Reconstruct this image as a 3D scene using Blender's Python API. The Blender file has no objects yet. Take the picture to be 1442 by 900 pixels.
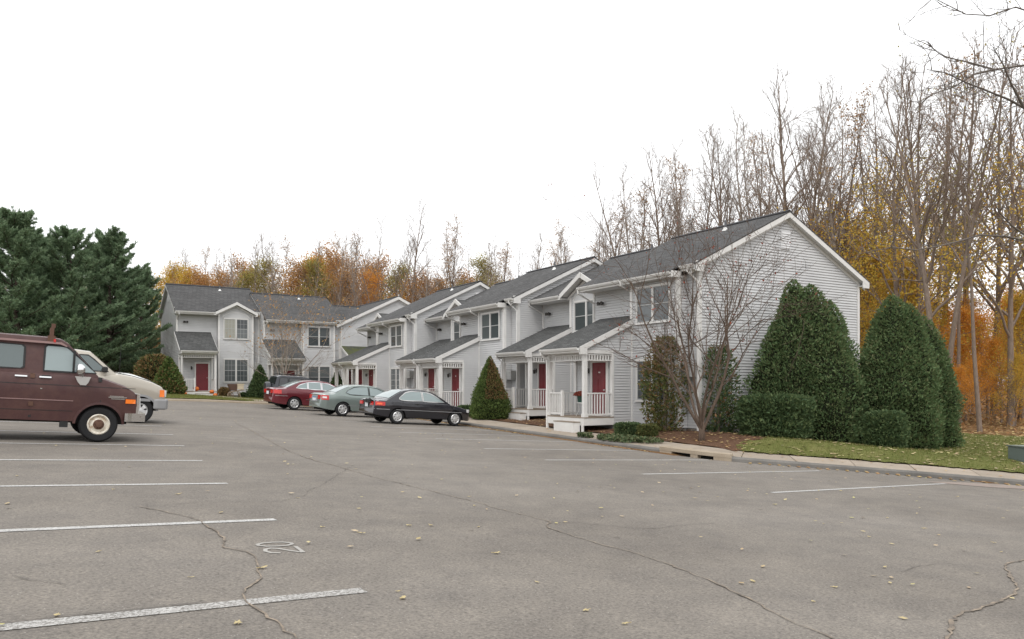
import bpy, bmesh, math, random
import numpy as np
from mathutils import Vector, Matrix

# ------------------------------------------------------------------ camera, sky, sun, exposure
scene = bpy.context.scene
COL = scene.collection
PI = math.pi
F_PX, TAN, Y_H = 1090.56, 0.6035, 542.64          # focal length in photo pixels, heading, eye level row
TH = math.atan(TAN); SN, CS = math.sin(TH), math.cos(TH)
EYE = 1.44
cam_d = bpy.data.cameras.new('camera'); cam = bpy.data.objects.new('camera', cam_d); COL.objects.link(cam)
cam.location = (0, 0, EYE)
cam.rotation_euler = (PI/2, 0, -TH)
cam_d.sensor_fit = 'HORIZONTAL'; cam_d.sensor_width = 36.0
cam_d.lens = 36.0*F_PX/1442.0
cam_d.shift_y = (Y_H-450.0)/1442.0
cam_d.clip_start = 0.1; cam_d.clip_end = 3000
scene.camera = cam

SUN_EL, SUN_AZ = 52.0, 215.0                      # degrees; azimuth clockwise from +Y
world = bpy.data.worlds.new('World'); scene.world = world; world.use_nodes = True
nt = world.node_tree; nt.nodes.clear()
sky = nt.nodes.new('ShaderNodeTexSky'); sky.sky_type = 'NISHITA'; sky.sun_disc = False
sky.sun_elevation = math.radians(SUN_EL); sky.sun_rotation = math.radians(SUN_AZ)
sky.air_density = 1.0; sky.dust_density = 6.0; sky.ozone_density = 1.0
hs = nt.nodes.new('ShaderNodeHueSaturation'); hs.inputs['Saturation'].default_value = 0.10
mxs = nt.nodes.new('ShaderNodeMix'); mxs.data_type = 'RGBA'; mxs.inputs['Factor'].default_value = 0.80
mxs.inputs['B'].default_value = (10.9, 11.0, 11.15, 1)      # flat white overcast layer over the clear sky
bg = nt.nodes.new('ShaderNodeBackground'); bg.inputs['Strength'].default_value = 0.125
wo = nt.nodes.new('ShaderNodeOutputWorld')
nt.links.new(sky.outputs[0], hs.inputs['Color']); nt.links.new(hs.outputs[0], mxs.inputs['A'])
nt.links.new(mxs.outputs['Result'], bg.inputs['Color']); nt.links.new(bg.outputs[0], wo.inputs['Surface'])
sd = bpy.data.lights.new('sun', 'SUN'); sd.energy = 0.9; sd.angle = math.radians(24); sd.color = (1.0, 0.965, 0.92)
sun = bpy.data.objects.new('sun', sd); COL.objects.link(sun)
a, e = math.radians(SUN_AZ), math.radians(SUN_EL)
sdir = Vector((math.sin(a)*math.cos(e), math.cos(a)*math.cos(e), math.sin(e)))
sun.rotation_euler = sdir.to_track_quat('Z', 'Y').to_euler(); sun.location = sdir*60
scene.view_settings.view_transform = 'Standard'; scene.view_settings.look = 'None'
scene.view_settings.exposure = 0.32; scene.view_settings.gamma = 1.0
scene.view_settings.use_curve_mapping = False
scene.render.engine = 'CYCLES'
scene.cycles.max_bounces = 6; scene.cycles.transparent_max_bounces = 8

rng = np.random.default_rng(11); random.seed(5)

# ------------------------------------------------------------------ helpers
def ray(px, py):
    r = (px-721.0)/F_PX
    return Vector((SN+CS*r, CS-SN*r, (Y_H-py)/F_PX))
def at_depth(px, z):
    d = ray(px, Y_H); return d.x*z, d.y*z

class MB:
    def __init__(s): s.v = []; s.f = []; s.m = []
    def add(s, vs, fs, m=0):
        o = len(s.v); s.v += [tuple(p) for p in vs]
        s.f += [tuple(i+o for i in q) for q in fs]; s.m += [m]*len(fs)
    def box(s, x0, x1, y0, y1, z0, z1, m=0):
        x0, x1 = min(x0, x1), max(x0, x1); y0, y1 = min(y0, y1), max(y0, y1); z0, z1 = min(z0, z1), max(z0, z1)
        s.add([(x0,y0,z0),(x1,y0,z0),(x1,y1,z0),(x0,y1,z0),(x0,y0,z1),(x1,y0,z1),(x1,y1,z1),(x0,y1,z1)],
              [(0,3,2,1),(4,5,6,7),(0,1,5,4),(1,2,6,5),(2,3,7,6),(3,0,4,7)], m)
        return s
    def prism(s, poly, axis, c0, c1, m=0):
        """poly: 2D points in the plane normal to axis; extruded from c0 to c1"""
        n = len(poly)
        def P(p, c):
            if axis == 'x': return (c, p[0], p[1])
            if axis == 'y': return (p[0], c, p[1])
            return (p[0], p[1], c)
        vs = [P(p, c0) for p in poly]+[P(p, c1) for p in poly]
        fs = [tuple(range(n))[::-1], tuple(range(n, 2*n))]
        fs += [(i, (i+1) % n, n+(i+1) % n, n+i) for i in range(n)]
        s.add(vs, fs, m); return s
    def tube(s, pts, rad, n=8, cap=True, m=0):
        pts = [Vector(p) for p in pts]
        if not hasattr(rad, '__len__'): rad = [rad]*len(pts)
        rings = []
        d0 = (pts[1]-pts[0]).normalized()
        ref = Vector((0,0,1)) if abs(d0.z) < .9 else Vector((1,0,0))
        u = d0.cross(ref).normalized()
        vs = []
        for i, p in enumerate(pts):
            if i == 0: d = pts[1]-pts[0]
            elif i == len(pts)-1: d = pts[-1]-pts[-2]
            else: d = pts[i+1]-pts[i-1]
            d.normalize(); u = (u-d*u.dot(d))
            if u.length < 1e-5: u = d.orthogonal()
            u.normalize(); w = d.cross(u)
            for k in range(n):
                a = 2*PI*k/n; vs.append(p+(u*math.cos(a)+w*math.sin(a))*rad[i])
        fs = []
        for i in range(len(pts)-1):
            for k in range(n):
                fs.append((i*n+k, i*n+(k+1) % n, (i+1)*n+(k+1) % n, (i+1)*n+k))
        if cap: fs += [tuple(range(n))[::-1], tuple((len(pts)-1)*n+k for k in range(n))]
        s.add(vs, fs, m); return s
    def lathe(s, prof, n=24, axis='z', c=(0,0,0), m=0):
        vs = []; k = len(prof)
        for i in range(n):
            a = 2*PI*i/n; ca, sa = math.cos(a), math.sin(a)
            for r, h in prof:
                if axis == 'z': vs.append((c[0]+r*ca, c[1]+r*sa, c[2]+h))
                elif axis == 'y': vs.append((c[0]+r*ca, c[1]+h, c[2]+r*sa))
                else: vs.append((c[0]+h, c[1]+r*ca, c[2]+r*sa))
        fs = []
        for i in range(n):
            j = (i+1) % n
            for q in range(k-1): fs.append((i*k+q, j*k+q, j*k+q+1, i*k+q+1))
        s.add(vs, fs, m); return s
    def build(s, name, mats, parent=None, smooth=False, sharp=None, loc=None):
        me = bpy.data.meshes.new(name); me.from_pydata(s.v, [], s.f); 
        if not isinstance(mats, (list, tuple)): mats = [mats]
        for m in mats: me.materials.append(m)
        if len(mats) > 1: me.polygons.foreach_set('material_index', s.m)
        me.validate(); 
        bm = bmesh.new(); bm.from_mesh(me); bmesh.ops.recalc_face_normals(bm, faces=bm.faces); bm.to_mesh(me); bm.free()
        if smooth:
            me.polygons.foreach_set('use_smooth', [True]*len(me.polygons))
            if sharp: me.set_sharp_from_angle(angle=math.radians(sharp))
        o = bpy.data.objects.new(name, me); COL.objects.link(o)
        if parent: o.parent = parent
        if loc is not None: o.location = loc
        return o

def np_mesh(name, V, Q, mats, smooth=False, parent=None, midx=None):
    me = bpy.data.meshes.new(name); V = np.asarray(V, np.float32); Q = np.asarray(Q, np.int32)
    n, k = Q.shape
    me.vertices.add(len(V)); me.vertices.foreach_set('co', V.ravel())
    me.loops.add(n*k); me.loops.foreach_set('vertex_index', Q.ravel())
    me.polygons.add(n); me.polygons.foreach_set('loop_start', np.arange(0, n*k, k, dtype=np.int32))
    if not isinstance(mats, (list, tuple)): mats = [mats]
    for m in mats: me.materials.append(m)
    if midx is not None: me.polygons.foreach_set('material_index', np.asarray(midx, np.int32))
    if smooth: me.polygons.foreach_set('use_smooth', [True]*n)
    me.update(calc_edges=True)
    o = bpy.data.objects.new(name, me); COL.objects.link(o)
    if parent: o.parent = parent
    return o

def tag(o, label=None, cat=None, group=None, kind=None):
    if label: o['label'] = label
    if cat: o['category'] = cat
    if group: o['group'] = group
    if kind: o['kind'] = kind
    return o
def empty(name, loc=(0,0,0), rz=0.0, label=None, cat=None, group=None):
    o = bpy.data.objects.new(name, None); COL.objects.link(o); o.location = loc; o.rotation_euler = (0,0,rz)
    o.empty_display_size = .2
    return tag(o, label, cat, group)
KIDS = {}
def copy_tree(o, parent=None):
    c = o.copy(); COL.objects.link(c); c.parent = parent
    for ch in o.children: copy_tree(ch, c)
    return c
def share(o, name, parent, loc=(0,0,0), rot=None, scale=None):
    c = bpy.data.objects.new(name, o.data); COL.objects.link(c); c.parent = parent; c.location = loc
    if rot: c.rotation_euler = rot
    if scale: c.scale = scale
    return c

# ------------------------------------------------------------------ materials
def mat(name, col, rough=.6, metal=0.0, spec=.5, coat=0.0):
    m = bpy.data.materials.new(name); m.use_nodes = True
    b = m.node_tree.nodes['Principled BSDF']
    b.inputs['Base Color'].default_value = (*col, 1); b.inputs['Roughness'].default_value = rough
    b.inputs['Metallic'].default_value = metal; b.inputs['Specular IOR Level'].default_value = spec
    if coat: b.inputs['Coat Weight'].default_value = coat; b.inputs['Coat Roughness'].default_value = .06
    return m
class NT:
    def __init__(s, m): s.t = m.node_tree; s.b = s.t.nodes['Principled BSDF']; s.co = s.t.nodes.new('ShaderNodeTexCoord')
    def n(s, typ, **kw):
        nd = s.t.nodes.new(typ)
        for k, v in kw.items():
            if k.startswith('_'): setattr(nd, k[1:], v)
            else: nd.inputs[k.replace('__', ' ')].default_value = v
        return nd
    def l(s, a, b): s.t.links.new(a, b)
    def noise(s, scale, detail=4, rough=.6, src=None, sc3=None):
        nd = s.n('ShaderNodeTexNoise', Scale=scale, Detail=detail, Roughness=rough)
        v = src or s.co.outputs['Object']
        if sc3:
            mp = s.n('ShaderNodeMapping'); mp.inputs['Scale'].default_value = sc3; s.l(v, mp.inputs['Vector']); v = mp.outputs[0]
        s.l(v, nd.inputs['Vector']); return nd.outputs['Fac']
    def ramp(s, fac, stops, interp='LINEAR'):
        r = s.t.nodes.new('ShaderNodeValToRGB'); s.l(fac, r.inputs['Fac']); r.color_ramp.interpolation = interp
        els = r.color_ramp.elements
        while len(els) < len(stops): els.new(.5)
        for el, (p, c) in zip(els, stops):
            el.position = p; el.color = (*c, 1) if len(c) == 3 else c
        return r.outputs['Color']
    def mix(s, fac, A, B, blend='MIX'):
        m = s.t.nodes.new('ShaderNodeMix'); m.data_type = 'RGBA'; m.blend_type = blend
        if hasattr(fac, 'links'): s.l(fac, m.inputs['Factor'])
        else: m.inputs['Factor'].default_value = fac
        for x, nm in ((A, 'A'), (B, 'B')):
            if hasattr(x, 'links'): s.l(x, m.inputs[nm])
            else: m.inputs[nm].default_value = (*x, 1)
        return m.outputs['Result']
    def color(s, c): s.l(c, s.b.inputs['Base Color'])
    def bump(s, h, strength=.3, dist=.02):
        b = s.n('ShaderNodeBump', Strength=strength, Distance=dist); s.l(h, b.inputs['Height']); s.l(b.outputs[0], s.b.inputs['Normal'])

def g3(v): return (v, v, v)
M = {}
# asphalt: weathered grey, light aggregate, broad blotches, faint tyre-worn tone
m = mat('asphalt', (.16,.15,.14), .92, spec=.25); n = NT(m)
big = n.noise(.22, 5, .55); mid = n.noise(1.7, 6, .65); fine = n.noise(46, 3, .7)
c = n.ramp(big, [(.30,(.154,.138,.121)),(.52,(.180,.163,.144)),(.72,(.202,.184,.164))])
c = n.mix(.8, c, n.ramp(mid, [(.3,(.80,.80,.81)),(.7,(1.14,1.13,1.10))]), 'MULTIPLY')
c = n.mix(.3, c, n.ramp(n.noise(.7, 4, .6, sc3=(.22,1.6,1)), [(.34,(.82,.82,.83)),(.66,(1.12,1.11,1.10))]), 'MULTIPLY')
c = n.mix(.95, c, n.ramp(fine, [(.28,(.52,.52,.52)),(.5,(1,1,1)),(.72,(1.42,1.40,1.36))]), 'MULTIPLY')
vo = n.n('ShaderNodeTexVoronoi', Scale=38.0); n.l(n.co.outputs['Object'], vo.inputs['Vector'])
vo2 = n.n('ShaderNodeTexVoronoi', Scale=38.0); n.l(n.co.outputs['Object'], vo2.inputs['Vector'])
spk = n.ramp(vo.outputs['Distance'], [(.10,(1,1,1)),(.22,(0,0,0))])
sel = n.ramp(n.noise(33, 1, .5), [(.56,(0,0,0)),(.62,(1,1,1))])
k = n.mix(1.0, spk, sel, 'MULTIPLY'); c = n.mix(k, c, (.38,.36,.33))
stain = n.ramp(n.noise(.55, 6, .7), [(.66,(0,0,0)),(.80,(.55,.55,.55))]); c = n.mix(stain, c, (.112,.101,.090))
n.color(c); n.bump(fine, .45, .006); M['asphalt'] = m
def paint_mat(name, col, wear):
    m = mat(name, col, .8, spec=.3); n = NT(m)
    w = n.ramp(n.noise(48, 6, .78), [(wear-.06,(0,0,0)),(wear+.05,(1,1,1))])
    c = n.mix(w, (.165,.153,.14), n.ramp(n.noise(5, 4), [(.3,tuple(x*.86 for x in col)),(.7,col)]))
    n.color(c); n.bump(n.noise(60, 3), .3, .004); return m
M['line'] = paint_mat('painted_line', (.50,.495,.48), .46)
M['line_worn'] = paint_mat('worn_painted_line', (.46,.45,.43), .50)
M['number'] = paint_mat('faded_number_paint', (.37,.355,.33), .34)
m = mat('crack_fill', (.14,.11,.085), .95); n = NT(m)
n.color(n.ramp(n.noise(7, 6, .8), [(.36,(.095,.082,.07)),(.52,(.21,.17,.13)),(.7,(.36,.29,.22))])); n.bump(n.noise(40,4), .8, .01); M['crack'] = m
m = mat('crack_dark', (.06,.055,.05), .95); M['crack_dark'] = m; m.node_tree.nodes['Principled BSDF'].inputs['Base Color'].default_value = (.10,.09,.08,1)
m = mat('patch', (.25,.2,.17), .9); n = NT(m); n.color(n.ramp(n.noise(4,6,.7), [(.3,(.19,.155,.135)),(.7,(.29,.235,.20))])); n.bump(n.noise(50,3),.4,.006); M['patch'] = m
def conc(name, a, b, s=1.0):
    m = mat(name, a, .9, spec=.3); n = NT(m)
    c = n.ramp(n.noise(1.3*s, 6, .65), [(.3,a),(.7,b)])
    c = n.mix(.6, c, n.ramp(n.noise(60, 3), [(.3,g3(.75)),(.7,g3(1.2))]), 'MULTIPLY')
    gi = n.n('ShaderNodeObjectInfo')
    c = n.mix(.5, c, n.ramp(gi.outputs['Random'], [(0,g3(.84)),(1,g3(1.12))]), 'MULTIPLY')
    n.color(c); n.bump(n.noise(70,3), .35, .004); return m
M['walk'] = conc('concrete_walk', (.285,.238,.188), (.365,.31,.252))
M['kerb'] = conc('asphalt_kerb', (.12,.115,.107), (.19,.18,.165))
M['kerbstone'] = conc('kerb_stone', (.31,.25,.185), (.39,.33,.255))
M['found'] = conc('foundation', (.20,.195,.19), (.28,.27,.26))
M['void'] = mat('drain_dark', (.012,.011,.010), 1.0)
# ground covers
m = mat('woodland_floor', (.12,.08,.04), 1.0, spec=.1); n = NT(m)
c = n.ramp(n.noise(1.4, 8, .75), [(.3,(.075,.050,.028)),(.45,(.17,.092,.043)),(.6,(.23,.135,.06)),(.75,(.12,.095,.045))])
c = n.mix(.7, c, n.ramp(n.noise(24,4,.8), [(.3,g3(.45)),(.7,g3(1.5))]), 'MULTIPLY'); n.color(c); n.bump(n.noise(14,6,.8), 1.0, .06); M['woodfloor'] = m
m = mat('lawn', (.08,.12,.03), 1.0, spec=.1); n = NT(m)
c = n.ramp(n.noise(.9, 7, .7), [(.3,(.095,.105,.030)),(.5,(.135,.145,.045)),(.68,(.19,.18,.070))])
c = n.mix(.75, c, n.ramp(n.noise(40,4,.8,sc3=(1,1,.3)), [(.3,g3(.5)),(.7,g3(1.5))]), 'MULTIPLY'); n.color(c); n.bump(n.noise(55,4,.8), .9, .03); M['lawn'] = m
m = mat('mulch', (.12,.06,.04), 1.0, spec=.1); n = NT(m)
c = n.ramp(n.noise(22, 6, .8), [(.3,(.045,.026,.018)),(.5,(.14,.078,.050)),(.62,(.20,.122,.078)),(.78,(.30,.20,.125))]); n.color(c); n.bump(n.noise(30,6,.8), 1.0, .05); M['mulch'] = m
# building
m = mat('vinyl_siding', (.6,.6,.61), .55, spec=.35); n = NT(m)
c = n.ramp(n.noise(.8, 5, .6), [(.3,(.475,.476,.478)),(.7,(.545,.546,.546))])
c = n.mix(.35, c, n.ramp(n.noise(3, 4, .6, sc3=(.25,.25,9)), [(.3,g3(.86)),(.7,g3(1.08))]), 'MULTIPLY')
dirt = n.ramp(n.noise(2.2, 6, .7, sc3=(1.4,1.4,.35)), [(.62,(0,0,0)),(.85,(.35,.35,.35))]); c = n.mix(dirt, c, (.42,.41,.38)); n.color(c); M['siding'] = m
m = mat('white_trim', (.74,.74,.73), .45, spec=.4); n = NT(m)
c = n.ramp(n.noise(2.5, 5, .6), [(.3,(.59,.58,.56)),(.7,(.67,.66,.64))]); n.color(c); M['trim'] = m
m = mat('louver_vinyl', (.60,.60,.605), .55); M['louver'] = m
m = mat('shingles', (.1,.105,.12), .95, spec=.2); n = NT(m)
def shingle(m, tint, moss=False):
    n = NT(m)
    br = n.n('ShaderNodeTexBrick', Scale=1.0); br.inputs['Mortar Size'].default_value = .012; br.inputs['Brick Width'].default_value = .30; br.inputs['Row Height'].default_value = .125
    br.inputs['Color1'].default_value = (*[x*.78 for x in tint],1); br.inputs['Color2'].default_value = (*[x*1.22 for x in tint],1); br.inputs['Mortar'].default_value = (*[x*.5 for x in tint],1); br.inputs['Bias'].default_value = 0
    sx = n.n('ShaderNodeSeparateXYZ'); n.l(n.co.outputs['Object'], sx.inputs[0])
    ad = n.n('ShaderNodeMath'); n.l(sx.outputs['X'], ad.inputs[0]); n.l(sx.outputs['Y'], ad.inputs[1])
    mu = n.n('ShaderNodeMath', _operation='MULTIPLY'); n.l(sx.outputs['Z'], mu.inputs[0]); mu.inputs[1].default_value = 2.05
    cb = n.n('ShaderNodeCombineXYZ'); n.l(ad.outputs[0], cb.inputs['X']); n.l(mu.outputs[0], cb.inputs['Y'])
    n.l(cb.outputs[0], br.inputs['Vector'])
    c = n.mix(.65, br.outputs['Color'], n.ramp(n.noise(34,3,.75), [(.3,g3(.35)),(.7,g3(1.75))]), 'MULTIPLY')
    c = n.mix(.6, c, n.ramp(n.noise(.55,5,.65), [(.3,g3(.8)),(.7,g3(1.2))]), 'MULTIPLY')
    if moss: c = n.mix(n.ramp(n.noise(1.1,6,.65), [(.38,(0,0,0)),(.6,(.85,.85,.85))]), c, (.085,.095,.03))
    n.color(c); n.bump(br.outputs['Fac'], .25, .01)
shingle(m, (.079,.078,.078)); M['shingle'] = m
m = mat('porch_shingles', (.1,.105,.12), .95, spec=.2); shingle(m, (.077,.078,.077)); M['shingle_porch'] = m
m = mat('mossy_shingles', (.1,.105,.08), .95, spec=.2); shingle(m, (.074,.08,.066), True); M['shingle_moss'] = m
M['ridge'] = mat('ridge_cap', (.035,.035,.038), .9)
m = mat('red_door', (.19,.016,.024), .42, spec=.45); n = NT(m); n.color(n.ramp(n.noise(2,4), [(.3,(.135,.012,.017)),(.7,(.180,.019,.025))])); M['door'] = m
m = mat('window_glass', (.10,.11,.115), .06, spec=.8); n = NT(m)
gi = n.n('ShaderNodeObjectInfo')
c = n.ramp(gi.outputs['Random'], [(0,(.045,.052,.056)),(.5,(.075,.086,.09)),(1,(.12,.132,.134))])
wv = n.n('ShaderNodeTexWave', Scale=9.0, Distortion=.6); wv.bands_direction = 'Z'; n.l(n.co.outputs['Object'], wv.inputs['Vector'])
c = n.mix(.35, c, n.ramp(wv.outputs['Color'], [(0,g3(.72)),(1,g3(1.2))]), 'MULTIPLY'); n.color(c); M['glass'] = m
M['curtain'] = mat('lace_curtain', (.34,.335,.29), .9)
M['muntin'] = mat('muntin', (.36,.365,.36), .5)
M['deck'] = mat('deck_board', (.23,.185,.14), .85)
M['lamp_metal'] = mat('lamp_metal', (.06,.055,.05), .5, .6)
M['lamp_glass'] = mat('lamp_glass', (.42,.43,.40), .2)
M['acbox'] = mat('air_conditioner', (.34,.34,.33), .6)
M['pipe'] = mat('vent_pipe', (.10,.10,.105), .6)
M['flash'] = mat('pipe_flashing', (.72,.72,.70), .5)
# vehicles
def carpaint(name, col, rough=.35, metal=.2, coat=.6, dirt=.0):
    m = mat(name, col, rough, metal, .5, coat); n = NT(m)
    if dirt:
        c = n.mix(n.ramp(n.noise(2.6, 6, .75), [(.42,(0,0,0)),(.75,(dirt,dirt,dirt))]), col, (.105,.048,.034)); n.color(c)
        n.l(n.ramp(n.noise(5,5), [(.3,g3(rough-.08)),(.7,g3(rough+.2))]), n.b.inputs['Roughness'])
    return m
M['van'] = carpaint('oxidised_maroon', (.052,.017,.016), .50, .0, .05, .55)
M['van_pale'] = mat('pale_pink_trim', (.27,.17,.16), .45)
M['black_car'] = carpaint('black_paint', (.012,.012,.017), .25, .1, .9)
M['silver_car'] = carpaint('pale_green_silver', (.205,.245,.23), .34, .45, .7)
M['red_car'] = carpaint('dark_red_paint', (.125,.012,.020), .28, .3, .8)
M['suv'] = carpaint('charcoal_paint', (.022,.024,.030), .35, .2, .5)
M['tan_car'] = carpaint('champagne_paint', (.40,.365,.31), .36, .35, .6)
M['tan_hood'] = carpaint('pale_hood', (.56,.55,.53), .3, .3, .7)
M['grey_plastic'] = mat('grey_bumper_plastic', (.26,.26,.265), .6)
M['tyre'] = mat('tyre_rubber', (.016,.016,.017), .85, spec=.3)
M['alloy'] = mat('alloy', (.60,.60,.60), .32, .6)
m = mat('cream_steel_wheel', (.62,.575,.50), .5); n = NT(m); n.color(n.ramp(n.noise(9,5,.7), [(.35,(.40,.30,.20)),(.5,(.62,.58,.50)),(.75,(.70,.66,.58))])); M['steelwheel'] = m
M['rust'] = mat('rusty_hub', (.10,.05,.032), .8)
M['chrome'] = mat('chrome', (.68,.68,.68), .14, 1.0)
M['dullchrome'] = mat('dull_chrome', (.55,.545,.53), .28, .85)
M['carglass'] = mat('car_glass', (.075,.10,.10), .05, spec=.9)
M['carglass_pale'] = mat('pale_car_glass', (.21,.26,.262), .06, spec=.9)
M['carglass_dark'] = mat('tinted_glass', (.018,.02,.022), .08, spec=.8)
M['black_rubber'] = mat('black_rubber', (.014,.014,.014), .7)
M['underbody'] = mat('underbody', (.012,.011,.011), .95)
M['amber'] = mat('amber_lens', (.85,.19,.015), .25, spec=.6)
M['redlens'] = mat('red_lens', (.50,.014,.010), .2, spec=.7)
M['orangelens'] = mat('orange_lens', (.75,.10,.012), .2, spec=.7)
M['whitelens'] = mat('clear_lens', (.62,.62,.62), .15, spec=.7)
M['plate'] = mat('licence_plate', (.62,.64,.66), .5)
M['plate_blue'] = mat('plate_blue', (.10,.22,.36), .5)
# plants
def leafmat(name, cols, trans=.25, rough=.7):
    m = bpy.data.materials.new(name); m.use_nodes = True; n = NT(m)
    g = n.n('ShaderNodeNewGeometry'); st = [(i/(len(cols)-1), c) for i, c in enumerate(cols)]
    c = n.ramp(g.outputs['Random Per Island'], st); n.color(c); n.b.inputs['Roughness'].default_value = rough; n.b.inputs['Specular IOR Level'].default_value = .2
    tr = n.n('ShaderNodeBsdfTranslucent'); n.l(c, tr.inputs['Color']); mx = n.n('ShaderNodeMixShader', Fac=trans)
    out = m.node_tree.nodes['Material Output']; n.l(n.b.outputs[0], mx.inputs[1]); n.l(tr.outputs[0], mx.inputs[2]); n.l(mx.outputs[0], out.inputs['Surface'])
    return m
def barkmat(name, a, b):
    m = mat(name, a, .95, spec=.15); n = NT(m)
    n.color(n.ramp(n.noise(5, 6, .75, sc3=(3,3,.6)), [(.3,a),(.7,b)])); n.bump(n.noise(9,5,.7,sc3=(3,3,.5)), .8, .03); return m
M['bark'] = barkmat('grey_brown_bark', (.13,.098,.076), (.26,.205,.165))
M['bark_grey'] = barkmat('pale_grey_bark', (.19,.158,.132), (.36,.305,.262))
M['bark_orn'] = barkmat('ornamental_bark', (.075,.054,.042), (.165,.122,.094))
M['bark_limb'] = barkmat('dark_grey_bark', (.10,.088,.078), (.19,.165,.145))
M['bark_pine'] = barkmat('pine_bark', (.05,.038,.03), (.11,.085,.07))
M['pine'] = leafmat('pine_needles', [(.105,.165,.095),(.155,.230,.130),(.205,.285,.165),(.26,.33,.20)], .32)
M['arb'] = leafmat('arborvitae_foliage', [(.078,.130,.056),(.105,.165,.070),(.130,.190,.080),(.155,.205,.088),(.13,.135,.065)], .28)
M['arb_dark'] = leafmat('dark_hedge_foliage', [(.050,.086,.038),(.082,.126,.054),(.130,.168,.070)], .25)
M['arb_brown'] = leafmat('browned_foliage', [(.12,.105,.04),(.19,.12,.055),(.25,.14,.065),(.14,.12,.045)], .15)
M['arb_olive'] = leafmat('olive_foliage', [(.060,.082,.028),(.092,.112,.036),(.125,.138,.046),(.15,.13,.048)], .15)
M['coneg'] = leafmat('clipped_green_foliage', [(.060,.100,.026),(.095,.138,.038),(.135,.170,.052)], .15)
M['orange'] = leafmat('orange_leaves', [(.52,.19,.03),(.66,.29,.04),(.72,.38,.07),(.48,.21,.04)], .4)
M['deep_orange'] = leafmat('deep_orange_leaves', [(.40,.19,.07),(.48,.25,.09),(.52,.32,.12),(.36,.22,.11)], .4)
M['muted_orange'] = leafmat('muted_orange_leaves', [(.40,.21,.085),(.50,.28,.10),(.46,.30,.13),(.34,.20,.10),(.52,.25,.06)], .4)
M['yellow'] = leafmat('yellow_leaves', [(.50,.31,.05),(.58,.40,.07),(.44,.34,.06),(.56,.26,.04)], .4)
M['rustleaf'] = leafmat('rust_leaves', [(.30,.17,.085),(.38,.21,.09),(.27,.18,.10),(.42,.27,.11)], .35)
M['olive_leaf'] = leafmat('fading_green_leaves', [(.25,.23,.065),(.33,.29,.08),(.38,.30,.09),(.22,.22,.06)], .35)
M['redleaf'] = leafmat('small_red_leaves', [(.20,.05,.03),(.28,.07,.04),(.17,.07,.05)], .3)
M['litter'] = leafmat('fallen_leaves', [(.45,.31,.14),(.36,.20,.08),(.55,.44,.20),(.28,.13,.06),(.50,.38,.22)], .1)
M['litter_pale'] = leafmat('pale_fallen_leaves', [(.50,.41,.28),(.40,.29,.18),(.52,.45,.24),(.36,.26,.15),(.44,.42,.18)], .1)
M['twigs'] = leafmat('distant_twigs', [(.32,.27,.225),(.38,.33,.28),(.42,.32,.22),(.44,.28,.13)], .1)
M['grass'] = leafmat('grass_blades', [(.095,.125,.028),(.14,.165,.042),(.185,.185,.06),(.24,.21,.09)], .3)
M['groundcover'] = leafmat('groundcover_leaves', [(.05,.085,.035),(.09,.12,.055),(.16,.16,.08)], .2)
# ------------------------------------------------------------------ terrain
def sst(t): t = np.clip(t, 0, 1); return t*t*(3-2*t)
def lot(X, Y):
    X = np.asarray(X, float); Y = np.asarray(Y, float)
    Xc = np.clip(X, -12, 34); Yc = np.clip(Y, -30, 60)
    return -.0622*Xc+.0213*Yc-.03*np.clip(8-Xc, 0, 12)*sst((Yc-28)/18)
def smooth_path(pts, step=.25):
    """Catmull-Rom through the points, resampled evenly"""
    P = [np.array(p, float) for p in pts]; out = []
    for i in range(len(P)-1):
        p0, p1, p2, p3 = P[max(i-1, 0)], P[i], P[i+1], P[min(i+2, len(P)-1)]
        n = max(2, int(np.linalg.norm(p2-p1)/.1))
        for k in range(n):
            t = k/n
            out.append(.5*((2*p1)+(-p0+p2)*t+(2*p0-5*p1+4*p2-p3)*t*t+(-p0+3*p1-3*p2+p3)*t**3))
    out.append(P[-1]); out = np.array(out)
    d = np.r_[0, np.cumsum(np.linalg.norm(np.diff(out, axis=0), axis=1))]
    s = np.linspace(0, d[-1], max(2, int(round(d[-1]/step))+1))
    return np.c_[np.interp(s, d, out[:,0]), np.interp(s, d, out[:,1])], s
KP = [(-4.2,-14),(-4.2,0),(-4.2,20),(-4.2,43),(-3.9,45.6),(-2.6,46.7),(0,46.9),(6,46.9),(12.4,46.9),(14.6,46.4),(15.6,45.2),(15.9,43.2),(15.9,38),(15.92,30),(15.95,22),(15.98,18),(16.12,16.1),(16.75,15.05),(17.6,14.25),(18.5,13.4),(19.85,11.85),(21.3,10.1),(24.2,6.4),(28,1.4),(34,-7)]
KPATH, KS = smooth_path(KP, .25)
KT = np.gradient(KPATH, axis=0); KT /= np.linalg.norm(KT, axis=1)[:,None]
KN = np.c_[-KT[:,1], KT[:,0]]                        # outward
def kerb_dist(X, Y):
    X = np.asarray(X, float).ravel(); Y = np.asarray(Y, float).ravel()
    e = np.empty(len(X)); idx = np.empty(len(X), int)
    for i in range(0, len(X), 4000):
        dx = X[i:i+4000,None]-KPATH[None,:,0]; dy = Y[i:i+4000,None]-KPATH[None,:,1]
        d2 = dx*dx+dy*dy; j = d2.argmin(1); idx[i:i+4000] = j; r = np.arange(len(j))
        e[i:i+4000] = np.sqrt(d2[r,j])*np.sign(dx[r,j]*KN[j,0]+dy[r,j]*KN[j,1])
    return e, idx
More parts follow.
